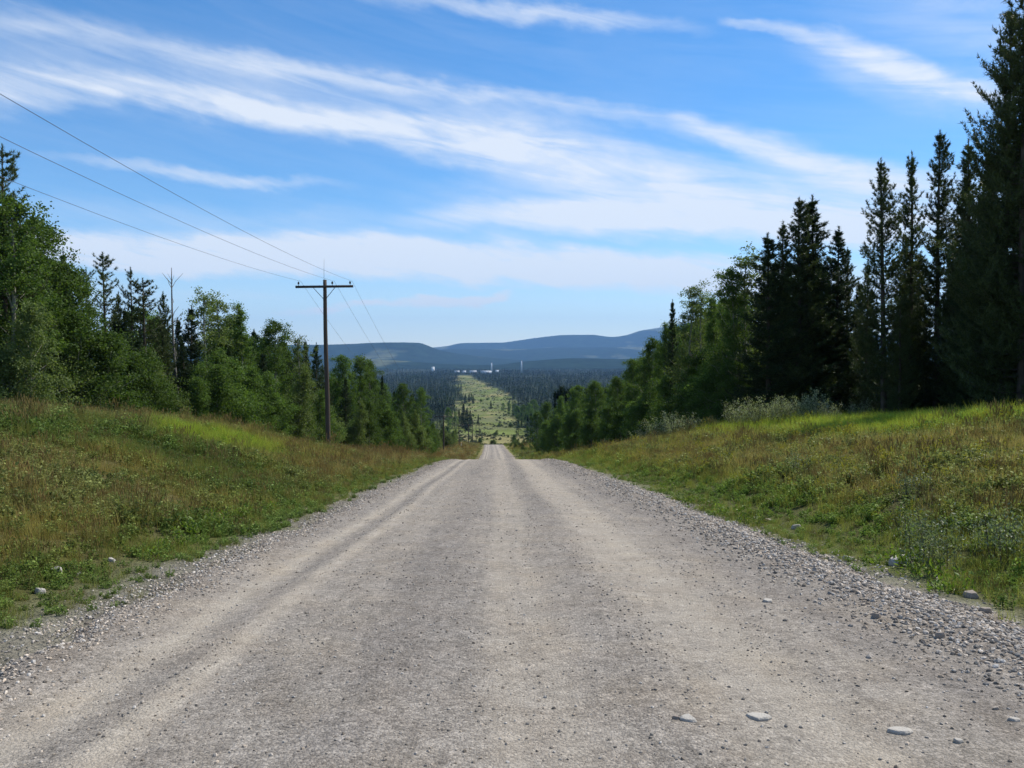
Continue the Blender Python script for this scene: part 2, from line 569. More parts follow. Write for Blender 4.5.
def ground_tint(x, y):
    x, y = np.asarray(x, float), np.asarray(y, float)
    s = x - XC(y)
    a = np.abs(s)
    n1 = fbm(x / 4.2, y / 4.2, 1, 4)
    n2 = fbm(x / 1.3 + 40, y / 1.3, 4, 3)
    n3 = fbm(x / 11 + 9, y / 11, 6, 3)
    c = lerp(C_GREEN, C_OLIVE, sstep(.38, .62, n1))
    c = lerp(c, C_DKGREEN, sstep(.5, .72, n2) * .5)
    L = s < 0
    # left bank: brown seed heads towards the crest and near the foot, dark green field between
    crest = sstep(10.0, 14.0, a) * sstep(14, 26, y) * L
    c = lerp(c, C_BROWN, np.clip(crest * (.3 + .5 * n3), 0, 1))
    c = lerp(c, C_OLIVE, L * sstep(26, 40, y) * .5 * sstep(.35, .6, n3))
    c = lerp(c, C_BROWN, L * sstep(36, 52, y) * .6)
    c = lerp(c, C_BROWN, L * blob(x, y, -8.5, 13.5, 2.2, 3.0) * .45)
    c = lerp(c, C_BROWN, L * (1 - sstep(0.2, 1.2, np.abs(a - 6.2))) * sstep(18, 30, y) * .55)
    # lens of bright grass below the crest
    c = lerp(c, C_BRIGHT, L * blob(x, y, -10.8, 29.5, 1.9, 4.5, .4) * (.75 + .25 * n2))
    # right bank: bright strip at the foot of the trees, brown band in the middle, green foot
    Rr = s > 0
    c = lerp(c, C_BROWN * np.array([.9, .92, .85]), .5 * Rr * (1 - sstep(1.4, 3.2, np.abs(a - 8.6 - .04 * (y - 20)))) * (.4 + .6 * n3) * sstep(9, 15, y))
    c = lerp(c, C_BROWN * .9, .3 * Rr * (1 - sstep(2.0, 4.5, np.abs(a - 14))) * (1 - sstep(26, 34, y)) * (.3 + .7 * n3) * sstep(12, 17, y))
    top = Rr * sstep(10.5, 14.0, a) * sstep(20, 28, y) * (1 - sstep(70, 90, y))
    c = lerp(c, C_BRIGHT * .92, np.clip(top * (.55 + .6 * n1), 0, 1))
    c = lerp(c, C_BRIGHT * .75, Rr * (1 - sstep(5.4, 7.2, a)) * .6)
    # bare gravelly feet of both banks
    bare = 1 - sstep(3.9, 4.9, a - .45 * (s > 0) + 1.1 * (n2 - .5) - .25 * (s < 0) * (1 - sstep(9, 15, y)))
    c = lerp(c, np.array([.23, .205, .17]), bare * .85)
    # past the crest
    far = sstep(90, 200, y)
    m = lerp(C_MEADOW, C_BRIGHT, sstep(.48, .7, fbm(x / 35, y / 60, 2, 3)) * .35)
    m = lerp(m, C_BROWN * 1.2, sstep(.5, .66, fbm(x / 40 + 7, y / 75, 5, 3)) * .8)
    m = lerp(m, C_GREEN, sstep(.48, .62, fbm(x / 22 + 3, y / 50, 3, 3)) * .85)
    m = lerp(m, C_BROWN, (1 - sstep(12, 20, np.abs(s + 11))) * (1 - sstep(260, 420, y)) * .85)
    c = lerp(c, m, far)
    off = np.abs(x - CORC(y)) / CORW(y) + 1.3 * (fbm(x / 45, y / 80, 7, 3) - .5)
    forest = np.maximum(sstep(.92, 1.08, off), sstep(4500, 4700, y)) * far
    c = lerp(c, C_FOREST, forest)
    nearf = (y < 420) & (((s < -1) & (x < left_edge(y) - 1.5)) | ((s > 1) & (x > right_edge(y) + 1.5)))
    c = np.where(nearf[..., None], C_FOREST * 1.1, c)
    return c


left_edge = pchip([-200, 20, 40, 60, 70, 80, 90, 105, 130, 160, 200, 300, 420], [-34, -31, -28.5, -27, -26, -24, -22, -20, -18.5, -18, -20, -30, -50])
right_edge = pchip([-200, 20, 30, 40, 50, 57, 62, 70, 85, 100, 140, 170, 200, 260, 420], [26, 25, 24.5, 24.5, 24, 20.5, 18.5, 17, 16.2, 16.4, 15.2, 12, 9.5, 9, 26])


def geo_axis(lim, start, step, growth):
    v = [start]
    while v[-1] < lim:
        step *= growth
        v.append(v[-1] + step)
    v[-1] = lim
    return v


XL = 26000.0
sa = list(np.arange(0, 26, .4)) + geo_axis(XL, 26, .5, 1.085)
sa = np.array(sa)
S_ax = np.concatenate([-sa[:0:-1], sa])
ya = np.concatenate([-np.array(geo_axis(60, 6, .6, 1.1))[::-1], np.arange(-5.6, 85, .5), np.array(geo_axis(26000, 85, .6, 1.045))])
Sg, Yg = np.meshgrid(S_ax, ya)
Xg = Sg + XC(Yg)
Zg = GZ(Xg, Yg)
nx, ny = len(S_ax), len(ya)
idx = np.arange(nx * ny).reshape(ny, nx)
Fg = np.stack([idx[:-1, :-1], idx[:-1, 1:], idx[1:, 1:], idx[1:, :-1]], -1).reshape(-1, 4)
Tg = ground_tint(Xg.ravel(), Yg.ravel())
# between the clumps lie soil and last year's litter
_sa = np.abs(Sg.ravel())
Tg = lerp(Tg, np.array([.085, .072, .040]), .62 * sstep(4.4, 5.4, _sa) * (1 - sstep(60, 110, Yg.ravel())))

mg, t, out = new_mat("meadow_soil_and_turf")
at = t.node('ShaderNodeAttribute', attribute_name='tint')
tcg = t.node('ShaderNodeTexCoord')
n_a = t.noise(tcg.outputs['Object'], 2.2, 6, .65)
n_b = t.noise(tcg.outputs['Object'], .03, 5, .6)
n_c = t.noise(tcg.outputs['Object'], 22, 3, .6)
f = t.math('MULTIPLY', t.remap(n_a, .25, .75, .55, 1.35), t.remap(n_b, .3, .7, .75, 1.25))
f = t.math('MULTIPLY', f, t.remap(n_c, .25, .75, .7, 1.3))
c = t.mix(1.0, at.outputs['Color'], t.xyz(f, f, f), 'MULTIPLY')
p = t.node('ShaderNodeBsdfPrincipled')
p.inputs['Roughness'].default_value = .95
p.inputs['Specular IOR Level'].default_value = .05
t.l.new(c, p.inputs['Base Color'])
bmp = t.node('ShaderNodeBump')
bmp.inputs['Distance'].default_value = .08
t.l.new(n_c, bmp.inputs['Height'])
t.l.new(bmp.outputs[0], p.inputs['Normal'])
t.l.new(p.outputs[0], out.inputs[0])
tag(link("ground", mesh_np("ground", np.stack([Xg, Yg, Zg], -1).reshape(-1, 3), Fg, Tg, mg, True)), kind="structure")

# ------------------------------------------------------------------ gravel road
rs = np.concatenate([np.arange(-5.4, -2.9, .07), np.arange(-2.9, 3.0, .1), np.arange(3.0, 6.2, .07)])
ry = np.concatenate([np.arange(-8, 2, .5), np.arange(2, 14, .08), np.arange(14, 30, .16), np.arange(30, 90, .4), np.arange(90, 470, 2.0)])
RS, RY = np.meshgrid(rs, ry)


def road_z(s, y):
    """height of the gravel surface above the road profile"""
    a = np.abs(s)
    wob = .12 * (vnoise(y / 9, y * 0 + 3, 3) - .5)
    z = .05 - .012 * s * s * .35
    for c0, w, dep in ((-2.75, .34, .022), (-1.9, .3, .012), (.05, .45, .018), (1.55, .42, .02), (-.9, .3, -.015), (.85, .28, -.014), (-2.3, .12, -.016)):
        z = z - dep * np.exp(-((s + wob - c0) / w) ** 2)
    # loose windrows at both edges
    z = z + .075 * np.exp(-((s - 3.7) / .42) ** 2) * (.6 + .8 * fbm(s * 2, y / 2.3, 2, 2)) + .05 * np.exp(-((s + 3.45) / .35) ** 2)
    z = z + .022 * (fbm(s * 3.1, y * 3.1, 5, 3) - .5) * (.5 + sstep(2.4, 3.4, a))
    nl = 1.1 * (fbm(y / 2.1, y * 0, 4, 4) - .5) + .5 * (vnoise(y * 1.9, s * 0, 6) - .5)
    eL, eR = 3.95 + nl, 4.35 + 1.2 * (fbm(y / 2.4, y * 0 + 7, 1, 4) - .5) + .5 * (vnoise(y * 1.7, s * 0 + 5, 2) - .5)
    e = np.where(s < 0, eL, eR)
    return z - .4 * sstep(e - .25, e + .75, a)


RZz = RZ(RY) + road_z(RS, RY)
# tint: pale packed wheel tracks, darker loose gravel between them
def road_tint(s, y):
    wob = .14 * (vnoise(y / 9, y * 0 + 3, 3) - .5) + .10 * (fbm(y / 25, y * 0 + 1, 4, 2) - .5)
    k = np.zeros_like(s)
    for c0, w, v in ((-2.78, .15, 1.0), (-2.2, .13, .9), (-1.75, .2, .25), (-.12, .16, .6), (.2, .12, .6), (1.25, .34, .6), (1.72, .26, .85), (2.35, .12, .3)):
        k = k + v * np.exp(-((s + wob - c0) / w) ** 2)
    k = k * (.55 + .9 * fbm(s * 1.2 + 11, y / 5, 5, 3))
    k = np.clip(k, 0, 1)
    base = lerp(np.array([.225, .214, .202]), np.array([.262, .246, .226]), sstep(.35, .65, fbm(s * 1.4, y / 7.0, 1, 4)))
    c = lerp(base, np.array([.36, .335, .295]), k * .8)
    dk = np.exp(-((s + wob - 2.85) / .35) ** 2) * .8 + np.exp(-((s + wob + .95) / .3) ** 2) * .45 + np.exp(-((s + wob - .8) / .2) ** 2) * .4 + np.exp(-((s + wob + 2.43) / .06) ** 2) * .4
    c = lerp(c, np.array([.165, .155, .150]), np.clip(dk, 0, 1) * .6)
    c = lerp(c, np.array([.225, .205, .185]), sstep(3.1, 3.5, np.abs(s)) * .8)
    return c * np.array([.975, .924, .845]) * (.88 + .24 * fbm(s * 4, y * 4, 7, 3))[..., None]


mr, t, out = new_mat("packed_gravel")
at = t.node('ShaderNodeAttribute', attribute_name='tint')
tcg = t.node('ShaderNodeTexCoord')
mp = t.node('ShaderNodeMapping')
mp.inputs['Scale'].default_value = (1, .12, 1)
t.l.new(tcg.outputs['Object'], mp.inputs[0])
streak = t.noise(mp.outputs[0], 9, 5, .6)
gr1 = t.noise(tcg.outputs['Object'], 55, 4, .7)
gr2 = t.noise(tcg.outputs['Object'], 11, 4, .6)
vo = t.node('ShaderNodeTexVoronoi')
vo.inputs['Scale'].default_value = 46
t.l.new(tcg.outputs['Object'], vo.inputs['Vector'])
vo2 = t.node('ShaderNodeTexVoronoi')
vo2.inputs['Scale'].default_value = 110
t.l.new(tcg.outputs['Object'], vo2.inputs['Vector'])
vs = t.node('ShaderNodeSeparateColor')
t.l.new(vo.outputs['Color'], vs.inputs[0])
vs2 = t.node('ShaderNodeSeparateColor')
t.l.new(vo2.outputs['Color'], vs2.inputs[0])
f = t.math('MULTIPLY', t.remap(streak, .3, .7, .86, 1.14), t.remap(gr1, .25, .75, .76, 1.24))
f = t.math('MULTIPLY', f, t.remap(gr2, .3, .7, .80, 1.20))
f = t.math('MULTIPLY', f, t.remap(vs.outputs[0], 0, 1, .70, 1.30))
f = t.math('MULTIPLY', f, t.remap(vs2.outputs[1], 0, 1, .74, 1.26))
lum = t.node('ShaderNodeSeparateColor')
t.l.new(at.outputs['Color'], lum.inputs[0])
packed = t.remap(lum.outputs[1], .21, .29, 0.0, .55)          # packed fines are smoother than loose gravel
f = t.math('ADD', t.math('MULTIPLY', f, t.math('SUBTRACT', 1.0, packed)), packed)
c = t.mix(1.0, at.outputs['Color'], t.xyz(f, f, f), 'MULTIPLY')
p = t.node('ShaderNodeBsdfPrincipled')
p.inputs['Roughness'].default_value = .95
p.inputs['Specular IOR Level'].default_value = .1
t.l.new(c, p.inputs['Base Color'])
mot = t.noise(tcg.outputs['Object'], 2.3, 5, .65)
c = t.mix(t.remap(mot, .42, .68, 0, .55), c, t.mix(1.0, c, (.80, .76, .72), 'MULTIPLY'))
c = t.mix(t.remap(t.noise(tcg.outputs['Object'], 1.1, 4, .6), .5, .7, 0, .6), c, t.mix(1.0, c, (1.12, 1.08, 1.0), 'MULTIPLY'))
t.l.new(c, p.inputs['Base Color'])
hh = t.math('ADD', t.math('MULTIPLY', gr1, .8), t.math('MULTIPLY', vo.outputs['Distance'], -.7))
hh = t.math('ADD', hh, t.math('MULTIPLY', vo2.outputs['Distance'], -.35))
bmp = t.node('ShaderNodeBump')
bmp.inputs['Distance'].default_value = .012
t.l.new(hh, bmp.inputs['Height'])
t.l.new(bmp.outputs[0], p.inputs['Normal'])
t.l.new(p.outputs[0], out.inputs[0])
rn, rm = len(rs), len(ry)
idx = np.arange(rn * rm).reshape(rm, rn)
Fr = np.stack([idx[:-1, :-1], idx[:-1, 1:], idx[1:, 1:], idx[1:, :-1]], -1).reshape(-1, 4)
Vr = np.stack([RS + XC(RY), RY, RZz], -1).reshape(-1, 3)
tag(link("road", mesh_np("road", Vr, Fr, road_tint(RS.ravel(), RY.ravel()), mr, True)), kind="structure")


def SURF(x, y):
    """what one stands on: the road where it lies above the ground"""
    s = np.asarray(x, float) - XC(y)
    rz = RZ(y) + road_z(s, np.asarray(y, float))
    return np.where((s > -5.3) & (s < 6.1), np.maximum(rz, GZ(x, y)), GZ(x, y))


# ------------------------------------------------------------------ far hills
def ridge(name, prof, dist, depth, base_z, mat, noise=.05, seed=0, xr=(-21000, 21000)):
    """a real ridge: prof gives the skyline (px, py) at distance dist; it slopes down to the front and the back"""
    pxs = np.array([p_[0] for p_ in prof], float)
    hs = np.array([py2z(p_[1], dist) for p_ in prof])
    f = pchip((pxs - 512) / FPX * dist, hs)
    xs = np.linspace(xr[0], xr[1], 420)
    q = np.concatenate([np.linspace(-1, 0, 26), np.linspace(0, 1, 10)[1:]])
    X, Q = np.meshgrid(xs, q)
    top = f(X)
    top = top + (top - base_z) * noise * (fbm(X / 660, Q * 0 + seed, seed, 4) - .5)
    shape = np.where(Q < 0, sstep(-1, 0.05, Q) ** 1.0, 1 - sstep(0, 1, Q))
    gul = fbm(X / 1100 + seed, Q * 2.2, seed + 1, 4) - .5
    Z = base_z + (top - base_z) * np.clip(shape + 1.1 * gul * (shape * (1 - shape)) * 2.2, 0, 1)
    Y = dist + Q * depth * np.where(Q < 0, 1, .6) + 500 * (fbm(X / 1500, Q * 0, seed + 2, 2) - .5)
    n_, m_ = len(xs), len(q)
    i = np.arange(n_ * m_).reshape(m_, n_)
    F = np.stack([i[:-1, :-1], i[:-1, 1:], i[1:, 1:], i[1:, :-1]], -1).reshape(-1, 4)
    return tag(link(name, mesh_np(name, np.stack([X, Y, Z], -1).reshape(-1, 3), F, None, mat, True)), kind="structure")


mh, t, out = new_mat("forested_hillside")
tcg = t.node('ShaderNodeTexCoord')
mp = t.node('ShaderNodeMapping')
mp.inputs['Scale'].default_value = (1, .35, 2.0)
t.l.new(tcg.outputs['Object'], mp.inputs[0])
n_a = t.noise(mp.outputs[0], .0008, 3, .5)
n_b = t.noise(tcg.outputs['Object'], .006, 6, .75)
c = t.mix(t.remap(n_a, .57, .61), (.014, .026, .015), (.085, .095, .052))
f = t.remap(n_b, .3, .7, .3, 1.7)
c = t.mix(1.0, c, t.xyz(f, f, f), 'MULTIPLY')
p = t.node('ShaderNodeBsdfPrincipled')
p.inputs['Roughness'].default_value = .95
p.inputs['Specular IOR Level'].default_value = 0
t.l.new(c, p.inputs['Base Color'])
t.l.new(p.outputs[0], out.inputs[0])
ridge("mesa_hill", [(-700, 352), (0, 346), (250, 345), (330, 344.5), (400, 342.5), (420, 343), (428, 345.5), (440, 350), (470, 355), (520, 360), (700, 366), (1600, 366)], 13000, 2700, -92, mh, .04, 1, (-16500, 6600))
ridge("foothill", [(-700, 360), (250, 361), (340, 358), (400, 360.5), (450, 364), (490, 365), (530, 361), (575, 358), (620, 359), (680, 355), (800, 357), (1700, 360)], 8800, 1300, -92, mh, .12, 2, (-12000, 12000))
ridge("middle_hill", [(-700, 355), (300, 356), (420, 352), (460, 349), (520, 349.5), (560, 347.5), (620, 347), (680, 345), (800, 342), (1000, 345), (1700, 350)], 17200, 3600, -92, mh, .05, 3)
ridge("far_mountain", [(-700, 350), (300, 350), (420, 348), (446, 346), (462, 343), (500, 342.5), (520, 340), (540, 337.5), (566, 335), (590, 334.8), (612, 337), (625, 335.5), (640, 331), (664, 326.5), (700, 322), (760, 326), (900, 336), (1700, 345)], 21600, 4000, -92, mh, .03, 5)


# ------------------------------------------------------------------ scatter (only for what nobody could count)
def scatter(name, P, rot, scale, pick, tint, protos, label=None):
    me = bpy.data.meshes.new(name)
    n = len(P)
    me.vertices.add(n)
    me.vertices.foreach_set("co", np.ascontiguousarray(P, dtype=np.float32).ravel())
    a = me.attributes.new("rot", 'FLOAT_VECTOR', 'POINT')
    a.data.foreach_set("vector", np.ascontiguousarray(rot, dtype=np.float32).ravel())
    a = me.attributes.new("size", 'FLOAT_VECTOR', 'POINT')
    sc = np.asarray(scale, float)
    if sc.ndim == 1:
        sc = np.repeat(sc[:, None], 3, 1)
    a.data.foreach_set("vector", np.ascontiguousarray(sc, dtype=np.float32).ravel())
    a = me.attributes.new("pick", 'INT', 'POINT')
    a.data.foreach_set("value", np.ascontiguousarray(pick, dtype=np.int32))
    a = me.attributes.new("tint", 'FLOAT_COLOR', 'POINT')
    t4 = np.ones((n, 4), dtype=np.float32)
    t4[:, :3] = tint
    a.data.foreach_set("color", t4.ravel())
    col = bpy.data.collections.new(name + "_kinds")
    for i, m in enumerate(protos):
        col.objects.link(bpy.data.objects.new(f"kind_{i:02d}_{name}", m))
    ng = bpy.data.node_groups.new(name + "_scatter", 'GeometryNodeTree')
    ng.interface.new_socket("Geometry", in_out='INPUT', socket_type='NodeSocketGeometry')
    ng.interface.new_socket("Geometry", in_out='OUTPUT', socket_type='NodeSocketGeometry')
    N = NT(ng)
    gi, go = N.node('NodeGroupInput'), N.node('NodeGroupOutput')
    ci = N.node('GeometryNodeCollectionInfo')
    ci.inputs['Collection'].default_value = col
    ci.inputs['Separate Children'].default_value = True
    ci.inputs['Reset Children'].default_value = True
    iop = N.node('GeometryNodeInstanceOnPoints')

    def attr(nm, dt):
        q = N.node('GeometryNodeInputNamedAttribute', data_type=dt)
        q.inputs['Name'].default_value = nm
        return q.outputs[0]
    e2r = N.node('FunctionNodeEulerToRotation')
    N.l.new(attr("rot", 'FLOAT_VECTOR'), e2r.inputs[0])
    N.l.new(gi.outputs[0], iop.inputs['Points'])
    N.l.new(ci.outputs[0], iop.inputs['Instance'])
    iop.inputs['Pick Instance'].default_value = True
    N.l.new(attr("pick", 'INT'), iop.inputs['Instance Index'])
    N.l.new(e2r.outputs[0], iop.inputs['Rotation'])
    N.l.new(attr("size", 'FLOAT_VECTOR'), iop.inputs['Scale'])
    N.l.new(iop.outputs[0], go.inputs[0])
    o = link(name, me)
    md = o.modifiers.new("scatter", 'NODES')
    md.node_group = ng
    return tag(o, label, None, None, "stuff")


def blades(n, h, hv, w, spread, lean, rg, tint_lo=.6, tint_hi=1.35, tip=1.15, segs=3):
    """a clump of bent tapering grass blades"""
    G = Geo()
    bx, by = rg.normal(0, spread, n), rg.normal(0, spread, n)
    ang = rg.random(n) * 2 * np.pi
    H = h * (1 + hv * (rg.random(n) * 2 - 1))
    ln = lean * rg.random(n) * H
    face = rg.random(n) * 2 * np.pi
    rows = []
    for k in range(segs + 1):
        q = k / segs
        cx = bx + np.cos(ang) * ln * q ** 1.8
        cy_ = by + np.sin(ang) * ln * q ** 1.8
        cz = H * (q - .18 * (ln / H) * q * q)
        ww = w * (1 - q) ** .7 * (.7 + .6 * rg.random(n)) / 2 + (0.0004 if k == segs else 0)
        rows.append((np.stack([cx - np.cos(face) * ww, cy_ - np.sin(face) * ww, cz], 1), np.stack([cx + np.cos(face) * ww, cy_ + np.sin(face) * ww, cz], 1)))
    V = np.stack([v for r in rows for v in r], 1)
    m = 2 * (segs + 1)
    base = np.arange(n)[:, None] * m
    F = np.concatenate([base + np.array([2 * k, 2 * k + 1, 2 * k + 3, 2 * k + 2]) for k in range(segs)])
    tv = tint_lo + (tint_hi - tint_lo) * rg.random(n)
    hue = rg.random(n)
    T = np.stack([tv * (.9 + .35 * hue), tv, tv * (.8 + .4 * hue)], 1)
    T = np.repeat(T[:, None, :], m, 1)
    T[:, -2:, :] *= tip
    G.add(V.reshape(-1, 3), F, T.reshape(-1, 3))
    return G


def leaves_quads(P, D, size, rg, lo=0.0, hi=1.0, aspect=.7, curl=.25):
    """leaf shaped quads (diamond) at P, pointing along D"""
    n = len(P)
    D = D / (np.linalg.norm(D, axis=1)[:, None] + 1e-9)
    r = rg.normal(size=(n, 3))
    U = np.cross(D, r)
    U /= np.linalg.norm(U, axis=1)[:, None] + 1e-9
    N_ = np.cross(D, U)
    sz = (size * (.65 + .7 * rg.random(n)))[:, None] if np.ndim(size) == 0 else (size * (.65 + .7 * rg.random(n)))[:, None]
    a = P
    b = P + D * sz * .5 + U * sz * aspect * .5 + N_ * sz * curl * .3
    c_ = P + D * sz + N_ * sz * curl * .1
    d = P + D * sz * .5 - U * sz * aspect * .5 + N_ * sz * curl * .3
    V = np.stack([a, b, c_, d], 1).reshape(-1, 3)
    F = np.arange(4 * n).reshape(n, 4)
    tv = lo + (hi - lo) * rg.random(n)
    T = np.repeat(np.stack([tv, tv, tv], 1)[:, None], 4, 1).reshape(-1, 3)
    return V, F, T


M_g_green = grass_mat("meadow_grass_blades", (1.05, 1.05, 1.0))
M_g_seed = grass_mat("brown_seed_grass", (1.0, .98, .9), .4, (.27, .235, .115), .5)
M_g_herb = grass_mat("low_leafy_herbs", (.75, .95, .85), .35)
M_g_straw = grass_mat("dry_straw", (1, 1, 1), .3, (.34, .28, .15), .7)
M_g_flower = grass_mat("yellow_flower_herbs", (1, 1, 1), .3, (.36, .34, .02), .85)
grg = np.random.default_rng(21)
protos = []
for k in range(3):
    protos.append(blades(46, .40, .45, .011, .13, .75, grg).mesh("green_clump", M_g_green))
for k in range(2):                                              # 3,4 seed heads
    G = blades(16, .50, .3, .006, .12, .35, grg)
    n = 22
    bx, by = grg.normal(0, .13, n), grg.normal(0, .13, n)
    H = .42 + .25 * grg.random(n)
    for i in range(n):
        lx, ly = grg.normal(0, .05, 2)
        G.tube([(bx[i], by[i], 0), (bx[i] + lx * .4, by[i] + ly * .4, H[i] * .6), (bx[i] + lx, by[i] + ly, H[i])], [.002, .0017, .0014], 3, np.array([.8, .8, .7]), False)
        G.tube([(bx[i] + lx, by[i] + ly, H[i] - .09), (bx[i] + lx * 1.2, by[i] + ly * 1.2, H[i] - .03), (bx[i] + lx * 1.4, by[i] + ly * 1.4, H[i] + .04)], [.003, .010, .002], 4, np.array([1.05, .85, .8]) * (.7 + .6 * grg.random()), False)
    protos.append(G.mesh("seed_clump", M_g_seed))
for k in range(3):                                              # 5,6,7 herbs
    G = Geo()
    for i in range(9):
        bx, by = grg.normal(0, .11, 2)
        H = .18 + .22 * grg.random()
        lx, ly = grg.normal(0, .06, 2)
        G.tube([(bx, by, 0), (bx + lx, by + ly, H)], [.003, .002], 3, np.array([.8, .8, .6]), False)
        q = grg.random(16)
        P = np.stack([bx + lx * q, by + ly * q, H * (.15 + .85 * q)], 1)
        D = grg.normal(size=(16, 3)) * [1, 1, .35] + [0, 0, .35]
        V, F, T = leaves_quads(P, D, .075, grg, .55, 1.4, .5)
        G.add(V, F, T)
    protos.append(G.mesh("herb_clump", M_g_herb))
protos.append(blades(22, .42, .4, .006, .12, .8, grg, .7, 1.2).mesh("straw_clump", M_g_straw))   # 8
G = Geo()                                                       # 9 yellow flowers
for i in range(5):
    bx, by = grg.normal(0, .1, 2)
    H = .35 + .2 * grg.random()
    G.tube([(bx, by, 0), (bx, by, H)], [.003, .002], 3, np.array([.3, .35, .3]), False)
    P = np.tile([bx, by, H], (10, 1)) + grg.normal(0, .02, (10, 3))
    V, F, T = leaves_quads(P, grg.normal(size=(10, 3)) + [0, 0, .6], .03, grg, .8, 1.2, .8)
    G.add(V, F, T)
protos.append(G.mesh("flower_clump", M_g_flower))


def in_view(x, y, mpx=170, mm=3.0):
    return (np.abs(x) < (512 + mpx) / FPX * y + mm)


pts = []
for (y0, y1, dens) in ((2.5, 12, 62), (12, 22, 42), (22, 38, 26), (38, 62, 15), (62, 90, 6)):
    for side in (-1, 1):
        wid = 34
        n = int((y1 - y0) * wid * dens)
        y = y0 + (y1 - y0) * grg.random(n)
        s = side * (3.9 + (wid - 3.9) * grg.random(n))
        x = s + XC(y)
        k = in_view(x, y) & (x > left_edge(y) - 5) & (x < right_edge(y) + 3)
        pts.append(np.stack([x[k], y[k], np.full(k.sum(), np.sqrt(20 / dens))], 1))
n = 26000
y = 90 + 360 * grg.random(n)
x = XC(y) + (grg.random(n) * 2 - 1) * 30
k = (np.abs(x - XC(y)) > 4.6) & (x > left_edge(y) - 3) & (x < right_edge(y) + 3)
pts.append(np.stack([x[k], y[k], np.full(k.sum(), 2.6)], 1))
pts = np.concatenate(pts)
x, y, dsc = pts.T
s = x - XC(y)
a = np.abs(s)
n2 = fbm(x / 1.3 + 40, y / 1.3, 4, 3)
n4 = fbm(x / .8 + 4, y / .8 + 9, 2, 3)
bare = a - .45 * (s > 0) + 1.5 * (n2 - .5)
bare = bare - .25 * (s < 0) * (1 - sstep(9, 15, y))
keep = (grg.random(len(x)) < sstep(3.7, 4.6, bare) ** 1.4) & (grg.random(len(x)) < .35 + .75 * sstep(.3, .5, n4))
x, y, s, a, dsc = x[keep], y[keep], s[keep], a[keep], dsc[keep]
tint = ground_tint(x, y)
bare_c = np.array([.23, .205, .17])
edge = 1 - sstep(4.6, 6.2, a - .45 * (s > 0))
tint = lerp(tint, C_GREEN * 1.25, np.clip(edge * .9, 0, 1))
brown = sstep(.86, 1.06, tint[:, 0] / (tint[:, 1] + 1e-6) - .2)
u = grg.random(len(x))
nh = fbm(x / 2.2 + 70, y / 2.2, 3, 3)
pick = np.where(u < .62, grg.integers(0, 3, len(x)), grg.integers(5, 8, len(x)))
pick = np.where((nh > .52) & (a < 16) & (y < 34) & (u > .25) & (brown < .6), grg.integers(5, 8, len(x)), pick)
pick = np.where((grg.random(len(x)) < .05 + .33 * brown), grg.integers(3, 5, len(x)), pick)
pick = np.where(grg.random(len(x)) < .05, 8, pick)
pick = np.where((grg.random(len(x)) < .13) & (s > 6) & (nh > .46), 9, pick)
sc = dsc ** .6 * (.35 + 1.4 * fbm(x / 1.7 + 31, y / 1.7, 5, 3)) * (.54 + .48 * grg.random(len(x))) * (1 - .5 * edge)
bright = tint[:, 1] > .20
pick = np.where(bright & (u < .85), grg.integers(0, 3, len(x)), pick)
P = np.stack([x, y, GZ(x, y) - .015], 1)
rot = np.stack([grg.normal(0, .08, len(x)), grg.normal(0, .08, len(x)), grg.random(len(x)) * 6.283], 1)
tint = tint * np.array([1.50, 1.42, 1.22]) * np.where(s > 0, 1.14, 1.0)[:, None] * (.78 + .44 * grg.random(len(x)))[:, None]
scatter("meadow_grass", P, rot, np.stack([sc, sc, sc * (.8 + .4 * grg.random(len(x)))], 1), pick, tint, protos, "tall green and brown meadow grass on the road banks")
print("grass clumps", len(x))


# gravel
def stone_mesh(name, rg, mat, sub=1, flat=.6, jag=.22):
    import bmesh
    bm = bmesh.new()
    bmesh.ops.create_icosphere(bm, subdivisions=sub, radius=.5)
    ax = np.array([1, .65 + .3 * rg.random(), flat * (.7 + .5 * rg.random())])
    ph = rg.random((3, 3)) * 6
    for v in bm.verts:
        c_ = np.array(v.co)
        r = 1 + jag * (rg.random() - .5) + .12 * math.sin(4 * c_[0] + ph[0, 0]) + .12 * math.sin(5 * c_[1] + ph[0, 1])
        c_ = c_ * r * ax
        v.co = c_
    me = bpy.data.meshes.new(name)
    bm.to_mesh(me)
    bm.free()
    me.materials.append(mat)
    return me


